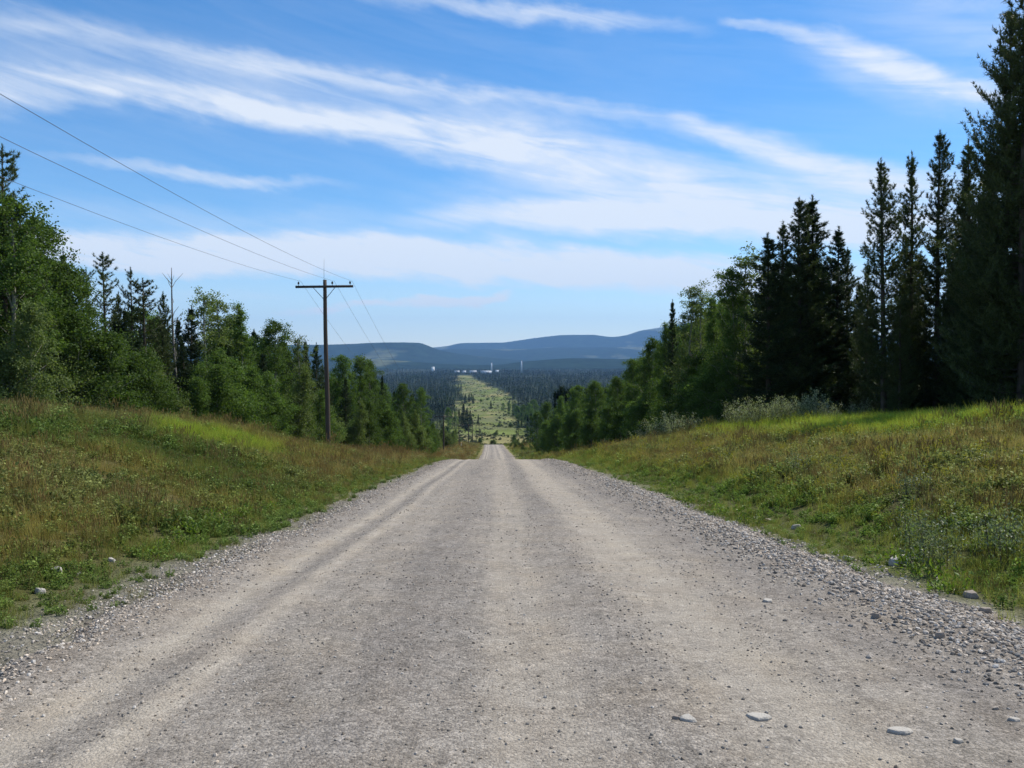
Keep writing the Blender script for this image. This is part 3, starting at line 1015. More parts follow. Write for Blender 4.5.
mst, t, out = new_mat("loose_gravel_stone")
ia = t.node('ShaderNodeAttribute', attribute_name='tint', attribute_type='INSTANCER')
tcg = t.node('ShaderNodeTexCoord')
nn = t.noise(tcg.outputs['Object'], 4, 3, .6)
f = t.remap(nn, .25, .75, .75, 1.25)
c = t.mix(1.0, ia.outputs['Color'], t.xyz(f, f, f), 'MULTIPLY')
p = t.node('ShaderNodeBsdfPrincipled')
p.inputs['Roughness'].default_value = .9
p.inputs['Specular IOR Level'].default_value = .15
t.l.new(c, p.inputs['Base Color'])
t.l.new(p.outputs[0], out.inputs[0])
srg = np.random.default_rng(5)
sprotos = [stone_mesh("gravel_stone", srg, mst, 1, .62, .3) for _ in range(8)]
xs_, ys_, ss_ = [], [], []
for (y0, y1, dens, smin, smax) in ((2.6, 7, 330, .007, .030), (7, 12, 150, .010, .034), (12, 22, 55, .014, .042), (22, 45, 12, .02, .055)):
    n = int((y1 - y0) * 9.6 * dens)
    y = y0 + (y1 - y0) * srg.random(n)
    s = -4.7 + 10.2 * srg.random(n)
    # sparse on the packed tracks, dense in the loose windrows
    w = .42 * np.ones(n)
    w += .5 * sstep(.5, .65, fbm(s * 2.2, y / 3, 5, 3))
    w -= .2 * (np.exp(-((s + 2.7) / .3) ** 2) + np.exp(-((s - 1.5) / .4) ** 2) + np.exp(-(s / .3) ** 2))
    w += 1.0 * np.exp(-((s - 3.75) / .5) ** 2) + .85 * np.exp(-((s + 3.6) / .45) ** 2)
    k = srg.random(n) < w
    y, s = y[k], s[k]
    sz = smin + (smax - smin) * srg.random(len(y)) ** 2.6
    sz *= 1 + .9 * np.exp(-((s - 3.8) / .45) ** 2) * (srg.random(len(y)) < .5) + .45 * np.exp(-((s + 3.6) / .4) ** 2)
    xs_.append(s + XC(y))
    ys_.append(y)
    ss_.append(sz)
x, y, sz = np.concatenate(xs_), np.concatenate(ys_), np.concatenate(ss_)
for (y0, y1, dens, smin, smax) in ((2.8, 8, 820, .015, .058), (8, 14, 560, .02, .068), (14, 26, 200, .026, .075), (26, 60, 55, .035, .09)):
    for side, c0, wd in ((1, 3.8, .50), (-1, 3.75, .36)):
        n = int((y1 - y0) * wd * 3 * dens * (1 if side > 0 else .7))
        yy = y0 + (y1 - y0) * srg.random(n)
        s = side * (c0 + wd * srg.normal(0, .8, n))
        kk = fbm(s * 1.5, yy / 1.5, 6, 3) > .36
        yy, s = yy[kk], s[kk]
        x = np.concatenate([x, s + XC(yy)])
        y = np.concatenate([y, yy])
        sz = np.concatenate([sz, (smin + (smax - smin) * srg.random(len(yy)) ** 2.4) * (1.0 if side > 0 else .72)])
k = in_view(x, y, 120, 1.0)
x, y, sz = x[k], y[k], sz[k]
g = (.13 + .30 * srg.random(len(x)) ** 1.5) * (1 + .22 * sstep(3.0, 3.5, np.abs(x - XC(y))))
warm = srg.random(len(x))
tint = np.stack([g * (1.06 + .16 * warm), g, g * (.90 - .14 * warm)], 1)
P = np.stack([x, y, SURF(x, y) + sz * .10], 1)
rot = np.stack([srg.normal(0, .3, len(x)), srg.normal(0, .3, len(x)), srg.random(len(x)) * 6.28], 1)
scatter("loose_gravel", P, rot, sz, srg.integers(0, 8, len(x)), tint, sprotos, "loose grey brown gravel scattered over the road and its shoulders")
print("stones", len(x))


# ------------------------------------------------------------------ trees
def unit(v):
    return v / (np.linalg.norm(v, axis=-1, keepdims=True) + 1e-9)


def needle_tris(P, D, length, width, rg, lo=0, hi=1):
    """thin triangles (needle bundles) starting at P along D"""
    n = len(P)
    D = unit(D)
    U = unit(np.cross(D, rg.normal(size=(n, 3))))
    L = (length * (.6 + .8 * rg.random(n)))[:, None]
    w = width * .5
    V = np.stack([P - U * w, P + U * w, P + D * L], 1).reshape(-1, 3)
    F = np.arange(3 * n).reshape(n, 3)
    tv = lo + (hi - lo) * rg.random(n)
    T = np.repeat(np.stack([tv] * 3, 1)[:, None], 3, 1).reshape(-1, 3)
    return V, F, T


def conifer(seed, H=16.0, rad=1.7, base=.06, whorl=.33, per=6, up=.5, tuft=9, nl=.17, nw=.035, shape=1.0, droop=.25, gap=0.0, tw=3, mat=None, lean=.0):
    """trunk with whorls of drooping, upturned branches carrying needle bundles; returns trunk and crown meshes"""
    rg = np.random.default_rng(seed)
    Tk = Geo()
    zz = np.linspace(0, H * .985, 12)
    bend = .12 * H * .04 * np.sin(zz / H * 3 + rg.random() * 6) + lean * (zz / H) ** 2
    pts_ = np.stack([bend, .5 * bend, zz], 1)
    rr = .0105 * H * (1 - zz / H) ** .8 + .012
    rr[0] *= 1.25
    Tk.tube(pts_, rr, 9)
    PP, DD = [], []
    z = H * base
    while z < H * .975:
        q = (z / H - base) / (1 - base)
        env = rad * (1 - q) ** shape * (.62 + .38 * min(1, q * 5 + .3))
        env = max(env, .10)
        nb = max(3, int(per * (1 - .35 * q)))
        for b in range(nb):
            if rg.random() < gap * (1 - q * .6):
                continue
            az = rg.random() * 2 * np.pi
            L = env * (.55 + .6 * rg.random())
            if rg.random() < .07:
                L *= 1.3
            m = max(4, int(L / .16))
            tt = np.linspace(0.0, 1, m)
            rise = (-droop * (1 - q) + .15 * q) * L * tt + up * L * (tt ** 2.2) * (.6 + .5 * q)
            wob = .06 * L * np.sin(tt * 3 + rg.random() * 6)
            bx = pts_[0, 0] + np.interp(z, zz, bend) + np.cos(az) * L * tt - np.sin(az) * wob
            by = .5 * np.interp(z, zz, bend) + np.sin(az) * L * tt + np.cos(az) * wob
            bz = z + rise
            bp = np.stack([bx, by, bz], 1)
            if L > .45:
                Tk.tube(bp[::2] if m > 5 else bp, np.linspace(.012 + .006 * L, .004, len(bp[::2] if m > 5 else bp)), 3, None, False)
            dirv = unit(np.gradient(bp, axis=0))
            lines = [(bp, dirv, tt)]
            # side twigs
            for sgn in range(int(tw * L + .5)):
                i0 = rg.integers(max(1, m // 4), m)
                l2 = L * (.18 + .22 * rg.random())
                d2 = unit(dirv[i0] * .7 + np.cross(dirv[i0], [0, 0, 1]) * (1 if rg.random() < .5 else -1) * .8 + [0, 0, .15 + .5 * up * rg.random()])
                m2 = max(3, int(l2 / .12))
                t2 = np.linspace(.15, 1, m2)[:, None]
                b2 = bp[i0] + d2 * l2 * t2 + np.array([0, 0, 1]) * up * .35 * l2 * t2 ** 2
                lines.append((b2, unit(np.gradient(b2, axis=0)), np.full(m2, .8)))
            for lp, ld, lt in lines:
                rep = np.repeat(np.arange(len(lp)), tuft)
                jit = rg.normal(0, .028, (len(rep), 3))
                ok = rg.random(len(rep)) < (.25 + .75 * sstep(.05, .35, lt))[rep]
                rep = rep[ok]
                D = ld[rep] * .75 + rg.normal(0, .55, (len(rep), 3)) + np.array([0, 0, .22])
                PP.append(lp[rep] + jit[ok])
                DD.append(D)
        z += whorl * (.65 + .7 * rg.random()) * (1 - .45 * q)
    # leader
    lz = np.linspace(H * .94, H, 14)
    lp = np.stack([np.interp(lz, zz, bend), .5 * np.interp(lz, zz, bend), lz], 1)
    rep = np.repeat(np.arange(14), tuft)
    PP.append(lp[rep])
    DD.append(rg.normal(0, .5, (len(rep), 3)) + [0, 0, .8])
    C = Geo()
    V, F, T = needle_tris(np.concatenate(PP), np.concatenate(DD), nl, nw, rg)
    C.add(V, F, T)
    return Tk.mesh("conifer_trunk", M_bark), C.mesh("conifer_crown", mat), H


def broadleaf(seed, H=11.0, rad=2.2, base=.18, limbs=22, clumps=5, per=100, leaf=.12, csize=.42, mat=None, bark=None, shape='oval', stems=1):
    rg = np.random.default_rng(seed)
    Tk, C = Geo(), Geo()
    LP, LD = [], []
    for st in range(stems):
        ox, oy = (rg.normal(0, .35 * rad, 2) if stems > 1 else (0, 0))
        Hs = H * (1 if st == 0 else .6 + .35 * rg.random())
        zz = np.linspace(0, Hs * .97, 12)
        bnd = .02 * Hs * np.sin(zz / Hs * 4 + rg.random() * 6) * zz / Hs
        bnd2 = .02 * Hs * np.sin(zz / Hs * 3.3 + rg.random() * 6) * zz / Hs
        lx, ly = (ox * zz / Hs * .6, oy * zz / Hs * .6)
        pts_ = np.stack([ox * .4 + bnd + lx, oy * .4 + bnd2 + ly, zz], 1)
        rr = .0095 * Hs * (1 - zz / Hs) ** .7 + .008
        Tk.tube(pts_, rr, 8)
        for l in range(limbs):
            q = (l + rg.random()) / limbs
            z = Hs * (base + (.96 - base) * q)
            p0 = np.array([np.interp(z, zz, pts_[:, 0]), np.interp(z, zz, pts_[:, 1]), z])
            if shape == 'oval':
                env = rad * (math.sin(math.pi * min(1, .14 + .80 * q)) ** .7)
            elif shape == 'cone':
                env = rad * (1 - q) ** .75 * (.5 + .5 * min(1, q * 4 + .35)) + .15
            else:
                env = rad * (math.sin(math.pi * min(1, .32 + .6 * q)) ** .5)
            env *= .72 + .42 * rg.random()
            az = l * 2.4 + rg.normal(0, .4)
            el = .5 + .6 * q + .2 * rg.random()
            L = env / max(.45, math.cos(el))
            L = min(L, 1.5 * env, max(.3, (Hs * 1.01 - z) / max(.2, math.sin(el))))
            m = 6
            tt = np.linspace(0, 1, m)[:, None]
            d = np.array([math.cos(az) * math.cos(el), math.sin(az) * math.cos(el), math.sin(el)])
            bp = p0 + d * L * tt + np.array([0, 0, -.15 * L]) * tt ** 2 + rg.normal(0, .04 * L, (m, 3)) * tt
            Tk.tube(bp, np.linspace(.010 + .008 * L, .004, m), 4, None, False)
            nc = max(2, int(clumps * (.6 + .28 * L)))
            for c_ in range(nc):
                f = .22 + .76 * rg.random() ** .8
                ctr = p0 + d * L * f + np.array([0, 0, -.15 * L * f * f]) + rg.normal(0, .10 * L + .08, 3)
                k = int(per * (.4 + 1.1 * rg.random()))
                cs = csize * (.5 + .7 * rg.random())
                LP.append(ctr + rg.normal(0, 1, (k, 3)) * np.array([cs, cs, cs * .8]) * .5)
                LD.append(rg.normal(0, 1, (k, 3)) + np.array([0, 0, -.35]))
    V, F, T = leaves_quads(np.concatenate(LP), np.concatenate(LD), leaf, rg, 0, 1, .8)
    C.add(V, F, T)
    return Tk.mesh("broadleaf_trunk", bark or M_aspbark), C.mesh("broadleaf_crown", mat), H


KINDS = {
    # tall lodgepole pines with upturned branch ends
    'pine': [conifer(100 + i, 17, r, .04, .33, 7, .68, 11, .17, .034, .66, .16, .05, 3.4, M_pine) for i, r in enumerate((1.9, 1.7, 2.1, 1.8))],
    'bigpine': [conifer(120 + i, 19, r, .03, .33, 8, .55, 10, .18, .036, .62, .18, .02, 3, M_pine) for i, r in enumerate((2.7, 3.0))],
    'scraggy': [conifer(130 + i, 15, r, .42, .42, 5, .5, 10, .18, .038, .45, .15, .22, 3, M_pine) for i, r in enumerate((1.5, 1.7, 1.3))],
    'spruce': [conifer(140 + i, 14, r, .02, .25, 8, .30, 11, .15, .036, .72, .26, .0, 3.4, M_spruce) for i, r in enumerate((1.8, 1.5, 2.0))],
    'aspen': [broadleaf(200 + i, 12, r, .10, 36, 6, 95, .105, .46, M_aspen, None, sh) for i, (r, sh) in enumerate(((2.1, 'oval'), (1.8, 'oval'), (2.1, 'top'), (1.9, 'cone')))],
    'thinaspen': [broadleaf(220 + i, 12, r, .28, 24, 5, 70, .10, .40, M_aspen2, None, 'top') for i, r in enumerate((1.5, 1.7))],
    'bushaspen': [broadleaf(240 + i, 7, r, .03, 28, 6, 85, .095, .42, m_, None, 'cone', 2) for i, (r, m_) in enumerate(((2.0, M_aspen), (2.2, M_aspen2), (1.8, M_aspen2), (2.3, M_aspen)))],
}
NAMES = {'pine': 'pine_tree', 'bigpine': 'pine_tree', 'scraggy': 'pine_tree', 'spruce': 'spruce_tree', 'aspen': 'aspen_tree', 'thinaspen': 'aspen_tree', 'bushaspen': 'young_aspen'}
vrg = np.random.default_rng(77)
n_tree = 0


def tree(kind, x, y, H, wf, label, group=None, var=None, z=None):
    global n_tree
    v = KINDS[kind][int(vrg.integers(0, len(KINDS[kind]))) if var is None else var]
    root = link(NAMES[kind], None)
    root.empty_display_size = .3
    z = float(GZ(x, y)) - .06 if z is None else z
    root.location = (x, y, z)
    root.rotation_euler = (vrg.normal(0, .015), vrg.normal(0, .015), vrg.random() * 6.28)
    k = H / v[2]
    root.scale = (k * wf, k * wf, k)
    link('trunk', v[0], root)
    link('crown', v[1], root)
    tag(root, label, 'tree', group)
    n_tree += 1
    return root


def hero(px, pyt, y, kind, wf, label, group=None, var=None):
    x = px2x(px, y)
    H = py2z(pyt, y) - float(GZ(x, y)) + .06
    return tree(kind, x, y, H, wf, label, group, var)


PL = "power-line side of the road"
# --- the forest edge behind the power pole (px, top row, distance)
for h in [
    (6, 147, 47, 'scraggy', 1.1, "scraggy tall pine rising bare-necked above the broadleaf mass at the photo's left edge", None, 0),
    (-30, 190, 46, 'aspen', 1.2, "broad aspen cut by the left edge of the picture", None, 0),
    (12, 200, 46, 'aspen', 1.15, "full green aspen directly below the scraggy pine at the picture's edge", None, 2),
    (44, 222, 50, 'aspen', 1.15, "full green aspen second from the scraggy pine, rounded top", None, 0),
    (64, 252, 55, 'spruce', .9, "dark spruce tip poking out between the big rounded aspens", None, 1),
    (72, 268, 51, 'aspen', 1.05, "aspen sloping down at the end of the tall broadleaf mass", None, 1),
    (88, 268, 62, 'scraggy', .9, "thin dark pine just behind the end of the tall aspens", None, 1),
    (106, 253, 60, 'scraggy', 1.1, "open-crowned dark pine, tallest between the aspens and the dead snag", None, 2),
    (119, 292, 64, 'pine', .9, "short dark pine between two open-crowned pines", None, 1),
    (132, 268, 64, 'scraggy', .8, "slim pine with a tufted knob of needles at its top", None, 0),
    (148, 279, 64, 'scraggy', 1.35, "wide-crowned dark pine beside the slim tufted pine", None, 1),
    (161, 292, 66, 'pine', .9, "dark pine standing just before the dead snag", None, 2),
    (178, 318, 69, 'spruce', 1.0, "black-green spruce right under the dead snag's twigs", None, 1),
    (140, 338, 56, 'spruce', 1.1, "low black-green spruce among young aspens before the snag", None, 2),
    (186, 340, 62, 'spruce', 1.1, "low black-green spruce among young aspens just past the snag", None, 0),
    (228, 346, 71, 'spruce', 1.1, "low black-green spruce under the second thin pale aspen", None, 1),
    (261, 352, 75, 'spruce', 1.1, "low black-green spruce under the round-headed dark aspen", None, 2),
    (288, 350, 82, 'spruce', 1.0, "low black-green spruce between the round-headed aspen and the pole", None, 0),
    (190, 306, 70, 'spruce', 1.0, "dark narrow spruce just past the dead snag", None, 0),
    (207, 292, 72, 'thinaspen', 1.25, "thin pale aspen with an airy top past the dead snag", None, 0),
    (220, 303, 74, 'thinaspen', 1.2, "second thin pale aspen past the dead snag, sparser", None, 1),
    (246, 303, 76, 'aspen', .8, "upright dark aspen standing above its neighbours midway to the pole", None, 3),
    (233, 318, 78, 'aspen', .95, "low bushy aspen crown in front of the upright dark aspen", None, 1),
    (273, 323, 80, 'aspen', 1.0, "round-headed dark aspen nearest before the pole", None, 2),
    (299, 335, 88, 'thinaspen', 1.1, "pale airy aspen showing just before the pole shaft", None, 0),
    (306, 340, 92, 'spruce', .9, "dark narrow spruce just before the pole shaft", None, 1),
    (316, 343, 96, 'spruce', .9, "dark narrow spruce hidden half by the pole shaft", None, 2),
    (345, 356, 100, 'aspen', 1.0, "round green aspen just past the pole shaft", None, 0),
    (360, 358, 103, 'aspen', 1.0, "green aspen, second past the pole shaft", None, 1),
    (372, 362, 106, 'aspen', .9, "green aspen, third past the pole shaft", None, 2),
    (345, 378, 96, 'spruce', 1.1, "black-green spruce in front of the round aspens past the pole", None, 0),
    (380, 374, 112, 'spruce', .7, "narrow dark spruce at the end of the round aspens past the pole", None, 1),
    (404, 384, 128, 'aspen', 1.1, "rounded aspen standing apart downhill past the pole", None, 0),
    (421, 389, 145, 'aspen', .95, "last rounded aspen before the second power pole", None, 2),
    (398, 396, 132, 'spruce', .8, "dark spruce tucked beside the rounded aspen downhill", None, 2),
]:
    hero(*h)

# bushy young aspens along the foot of that forest
for i, (px, pyt, y, wf) in enumerate([
    (-25, 300, 43, 1.2), (20, 290, 44, 1.2), (55, 305, 46, 1.15), (90, 310, 48, 1.25), (122, 322, 52, 1.35), (148, 338, 54, 1.3), (172, 352, 57, 1.1), (198, 350, 62, 1.1), (214, 342, 64, 1.2), (236, 354, 66, 1.2),
    (255, 350, 68, 1.2), (270, 362, 71, 1.2), (286, 366, 74, 1.1), (300, 376, 78, 1.2), (316, 382, 82, 1.2), (334, 392, 86, 1.1), (352, 388, 90, 1.2), (368, 392, 96, 1.2), (384, 398, 104, 1.2), (396, 402, 112, 1.1),
    (408, 405, 120, 1.2), (418, 408, 130, 1.2), (428, 412, 142, 1.2), (431, 414, 158, .9)]):
    hero(px, pyt + (4, 16, 10)[i % 3], y, 'bushaspen', wf * (.95, .8, .85)[i % 3], "bushy young aspen at the front edge of the forest on the pole side", "young aspens along the forest edge on the pole side")

# --- the dark pines opposite
for h in [
    (1003, 8, 41, 'bigpine', .72, "very tall dark pine with ragged upturned branch ends near the picture's edge", None, 0),
    (1024, -50, 39, 'bigpine', .95, "tallest dark pine, cut by the top of the picture", None, 1),
    (1060, -30, 40, 'bigpine', 1.0, "tall dark pine cut by the picture's right edge", None, 0),
    (985, 175, 43, 'bigpine', .8, "broad dark pine filling in below the two tallest pines", None, 1),
    (957, 172, 50, 'pine', .9, "shorter pine tip between the tallest pines and the trio of spires", None, 1),
    (935, 132, 50, 'pine', 1.0, "tallest of the three slender pine spires", None, 0),
    (911, 153, 52, 'pine', .95, "middle one of the three slender pine spires", None, 1),
    (884, 159, 50, 'pine', 1.05, "first of the three slender pine spires, next to the gap", None, 2),
    (900, 300, 48, 'pine', 1.25, "small dark pine filling the gap under the three slender spires", None, 3),
    (866, 262, 57, 'pine', 1.1, "small pine between the spires and the dense dark clump", None, 1),
    (858, 282, 60, 'spruce', 1.1, "low spruce closing the gap beside the dense dark clump", None, 1),
    (970, 140, 47, 'pine', 1.1, "pine rising between the trio of spires and the tallest pines", None, 3),
    (848, 248, 62, 'pine', .95, "small-topped pine in the gap beside the dense dark clump", None, 0),
    (836, 228, 60, 'spruce', 1.2, "leafier dark spruce at the gap end of the dense dark clump", None, 0),
    (815, 196, 59, 'spruce', 1.25, "tallest tufted dark pine of the dense clump, twin to its neighbour", None, 2),
    (798, 198, 58, 'pine', 1.35, "tufted dark pine of the dense clump, twin on the road side", None, 0),
    (783, 222, 58, 'pine', 1.3, "dark pine shouldering the twin tips of the dense clump", None, 1),
    (768, 234, 58, 'spruce', 1.3, "narrow dark spruce on the road side of the dense clump", None, 2),
    (745, 258, 62, 'thinaspen', 1.35, "pale green aspen rising beside the dense dark clump", None, 1),
    (733, 270, 62, 'aspen', .85, "rounded pale aspen in front of the dense dark clump", None, 0),
    (716, 296, 66, 'aspen', .8, "medium aspen between the pale aspen and the slim airy ones", None, 3),
    (703, 292, 69, 'thinaspen', 1.0, "slim airy aspen, second of the pair facing the valley view", None, 0),
    (688, 289, 70, 'thinaspen', .95, "slim airy aspen, first of the pair facing the valley view", None, 1),
    (673, 300, 74, 'spruce', .75, "slim dark spruce beside the airy aspens facing the valley view", None, 1),
    (664, 322, 78, 'aspen', .8, "bushy aspen stepping down towards the valley view", None, 3),
    (652, 340, 84, 'aspen', .9, "lower bushy aspen stepping down towards the valley view", None, 2),
    (645, 342, 98, 'spruce', .7, "tiny dark spruce tip at the foot of the mountain skyline", None, 0),
    (634, 360, 98, 'aspen', .95, "rounded aspen where the tall trees end at the valley view", None, 0),
    (617, 378, 112, 'aspen', 1.1, "rounded aspen on the downhill run towards the road", None, 1),
    (597, 382, 122, 'aspen', 1.2, "second rounded aspen on the downhill run towards the road", None, 2),
    (577, 386, 134, 'aspen', 1.2, "third rounded aspen on the downhill run towards the road", None, 0),
    (560, 396, 150, 'aspen', 1.2, "fourth rounded aspen on the downhill run towards the road", None, 3),
    (547, 403, 172, 'aspen', 1.2, "dark aspen, last but one before the road dips", None, 1),
    (537, 412, 196, 'aspen', 1.15, "dark aspen nearest to the dipping road", None, 2),
]:
    hero(*h)

for i, (px, pyt, y, wf) in enumerate([
    (650, 385, 82, 1.2), (668, 372, 74, 1.2), (685, 368, 70, 1.2), (640, 395, 90, 1.2), (624, 402, 100, 1.1), (608, 404, 110, 1.2), (592, 408, 120, 1.2), (574, 410, 132, 1.2), (558, 414, 148, 1.2), (700, 352, 68, 1.2), (720, 345, 64, 1.2), (736, 350, 62, 1.1), (545, 420, 168, 1.2)]):
    hero(px, pyt, y, 'bushaspen', wf, "bushy young aspen at the foot of the forest opposite the poles", "young aspens along the forest edge opposite the poles", i % 4 if i % 4 in (0, 3) else 0)

# --- trees filling both forests behind their edges
skyL = pchip([-300, -100, 0, 30, 60, 100, 130, 170, 200, 250, 280, 320, 370, 400, 440, 470, 520], [170, 195, 215, 235, 268, 300, 305, 315, 318, 326, 338, 356, 372, 392, 412, 428, 440])
skyR = pchip([500, 535, 555, 600, 640, 665, 690, 705, 745, 770, 800, 830, 850, 880, 910, 935, 960, 1000, 1100, 1300], [440, 416, 406, 390, 358, 335, 312, 308, 282, 262, 240, 262, 300, 262, 235, 220, 232, 110, 40, 0])
frg = np.random.default_rng(31)
spots = []


def fill(side, n, y0, y1, depth, mind):
    got = 0
    for _ in range(n * 30):
        if got >= n:
            break
        y = y0 + (y1 - y0) * frg.random() ** 1.3
        e = float(left_edge(y)) if side < 0 else float(right_edge(y))
        x = e + side * (1.5 + depth * frg.random() ** 1.2)
        px = 512 + x / y * FPX
        if not (-170 < px < 1200):
            continue
        if any((x - q[0]) ** 2 + (y - q[1]) ** 2 < mind ** 2 for q in spots):
            continue
        sk = float(skyL(px)) if side < 0 else float(skyR(px))
        H = py2z(sk + 2 + 40 * frg.random() ** 1.5 * 60 / y, y) - float(GZ(x, y))
        if H < 3:
            continue
        H = min(H, 22)
        spots.append((x, y))
        u_ = frg.random()
        if side < 0:
            kind = 'aspen' if u_ < .5 else ('spruce' if u_ < .78 else 'pine')
            place = "in the forest behind the power poles"
        else:
            kind = ('spruce' if u_ < .45 else 'pine' if u_ < .75 else 'aspen') if px > 730 else ('aspen' if u_ < .6 else 'spruce')
            place = "inside the forest opposite the power poles"
        word = {'aspen': "green aspen", 'spruce': "dark spruce", 'pine': "dark pine"}[kind]
        tree(kind, x, y, H, .9 + .3 * frg.random(), f"{word} standing back {place}", f"{word.split()[1]}s {place}")
        got += 1


fill(-1, 85, 46, 230, 16, 2.3)
fill(1, 120, 34, 230, 15, 1.9)

# dead snag
sg = Geo()
srg2 = np.random.default_rng(3)
Hs = 12.0
zz = np.linspace(0, Hs, 14)
ptsn = np.stack([.12 * np.sin(zz * .5) - .02 * zz, .1 * np.sin(zz * .7 + 1), zz], 1)
sg.tube(ptsn, .095 * (1 - zz / Hs) ** .7 + .018, 7)
sb = Geo()
for k in range(22):
    z = Hs * (.45 + .52 * srg2.random())
    p0 = np.array([np.interp(z, zz, ptsn[:, 0]), np.interp(z, zz, ptsn[:, 1]), z])
    az = srg2.random() * 6.28
    L = .35 + .9 * srg2.random()
    d = np.array([math.cos(az) * .7, math.sin(az) * .7, .75])
    mid = p0 + d * L * .5 + srg2.normal(0, .05, 3)
    sb.tube([p0, mid, p0 + d * L + np.array([0, 0, .1])], [.026, .018, .008], 4, None, False)
y = 67
x = px2x(177, y)
z = float(GZ(x, y))
sn = link("dead_tree", None)
sn.location = (x, y, z - .05)
k = (py2z(267, y) - z) / Hs
sn.scale = (k, k, k)
link("trunk", sg.mesh("snag_trunk", M_snag), sn)
link("branches", sb.mesh("snag_branches", M_snag), sn)
tag(sn, "bare dead snag with thin upright twigs above the forest on the pole side", "tree")

# ------------------------------------------------------------------ clearing: mid distance conifers and shrubs
for i, (px, pyb, pyt, kind, wf, lab) in enumerate([
    (463, 428, 403, 'spruce', 1.5, "dark conifer in the clump standing in the valley clearing"),
    (467, 430, 408, 'spruce', 1.5, "dark conifer in the clump standing in the valley clearing"),
    (459, 427, 409, 'spruce', 1.6, "dark conifer in the clump standing in the valley clearing"),
    (470, 426, 410, 'spruce', 1.4, "dark conifer in the clump standing in the valley clearing"),
    (465, 404, 394, 'spruce', 1.6, "dark conifer in the row high up the clearing"),
    (469, 403, 393, 'spruce', 1.6, "dark conifer in the row high up the clearing"),
    (473, 404, 395, 'spruce', 1.5, "dark conifer in the row high up the clearing"),
    (503, 412, 403, 'aspen', 1.6, "dark tree in the low row across the clearing"),
    (509, 412, 403, 'aspen', 1.7, "dark tree in the low row across the clearing"),
    (514, 413, 404, 'aspen', 1.7, "dark tree in the low row across the clearing"),
    (518, 423, 406, 'aspen', 1.4, "dark bushy tree at the forest corner beside the clearing"),
    (524, 425, 405, 'aspen', 1.4, "dark bushy tree at the forest corner beside the clearing"),
    (529, 427, 404, 'aspen', 1.4, "dark bushy tree at the forest corner beside the clearing"),
    (534, 426, 400, 'aspen', 1.4, "dark bushy tree at the forest corner beside the clearing"),
    (448, 437, 408, 'aspen', 1.0, "slim tree at the edge of the clearing near the distant poles"),
    (456, 436, 412, 'thinaspen', 1.2, "slim tree at the edge of the clearing near the distant poles"),
    (478, 424, 414, 'spruce', 1.4, "lone small conifer midway up the clearing"),
    (491, 409, 400, 'spruce', 1.4, "lone conifer higher up the clearing"),
]):
    ys = np.linspace(430, 2600, 3000)
    pyl = 360 + (EYE - RZ(ys)) / ys * 800
    y = float(ys[np.argmin(np.abs(pyl - pyb))])
    x = px2x(px, y)
    tree(kind, x, y, max(4, py2z(pyt, y) - float(GZ(x, y))), wf, lab, lab.split(' ', 1)[1])

# pale bushes below the second pole and along the clearing
mrg = np.random.default_rng(17)
for i in range(26):
    y = 215 + 190 * mrg.random()
    x = px2x(434 + 20 * mrg.random(), y)
    x = min(x, float(XC(y)) - 9.5)
    H = 3.0 + 3.5 * mrg.random()
    tree('bushaspen', x, y, H, 1.0 + .3 * mrg.random(), "pale young aspen in the thicket beyond the second power pole", "pale thicket beyond the second power pole", 1 + int(mrg.integers(0, 2)))
for i in range(34):
    y = 500 + 1300 * mrg.random() ** 1.2
    c0, w0 = float(CORC(y)), float(CORW(y))
    x = c0 + w0 * (mrg.random() * 1.8 - .9)
    tree('bushaspen', x, y, 2.5 + 4.5 * mrg.random(), 1.2 + .8 * mrg.random(), "pale bush scattered over the distant valley clearing", "bushes in the valley clearing")
for i in range(22):
    y = 230 + 130 * mrg.random()
    x = float(XC(y)) + 5.5 + 10 * mrg.random()
    tree('bushaspen', x, y, 1.4 + 1.6 * mrg.random(), 1.4, "low pale bush beside the far stretch of road", "low bushes beside the far stretch of road", 1 + int(mrg.integers(0, 2)))


# ------------------------------------------------------------------ far forest, one mass
def far_conifer(seed, H=18.0, rad=3.0, mat=None):
    rg = np.random.default_rng(seed)
    G = Geo()
    G.tube([(0, 0, 0), (0, 0, H * .9)], [.22, .04], 5, np.array([.1, .1, .1]), False)
    n = 150
    q = rg.random(n) ** .8
    z = H * (.08 + .9 * q)
    r = rad * (1 - q) ** .9 * (.5 + .5 * rg.random(n)) + .1
    az = rg.random(n) * 6.283
    P = np.stack([.2 * r * np.cos(az), .2 * r * np.sin(az), z], 1)
    D = np.stack([np.cos(az), np.sin(az), -.25 + .35 * rg.random(n)], 1)
    L = r * 1.0
    U = unit(np.cross(D, [0, 0, 1.0]))
    w = (.28 * rad * (1 - .6 * q))[:, None]
    V = np.stack([P, P + D * L[:, None] * .6 + U * w, P + D * L[:, None], P + D * L[:, None] * .6 - U * w], 1).reshape(-1, 3)
    tv = np.repeat(np.stack([rg.random(n)] * 3, 1)[:, None], 4, 1).reshape(-1, 3)
    G.add(V, np.arange(4 * n).reshape(n, 4), tv)
    n = 30
    V, F, T = needle_tris(np.tile([0, 0, H * .8], (n, 1)) + rg.normal(0, .1, (n, 3)) * [1, 1, 4], rg.normal(0, .3, (n, 3)) + [0, 0, 1], 1.8, .5, rg)
    G.add(V, F, T)
    return G.mesh("far_conifer", mat)


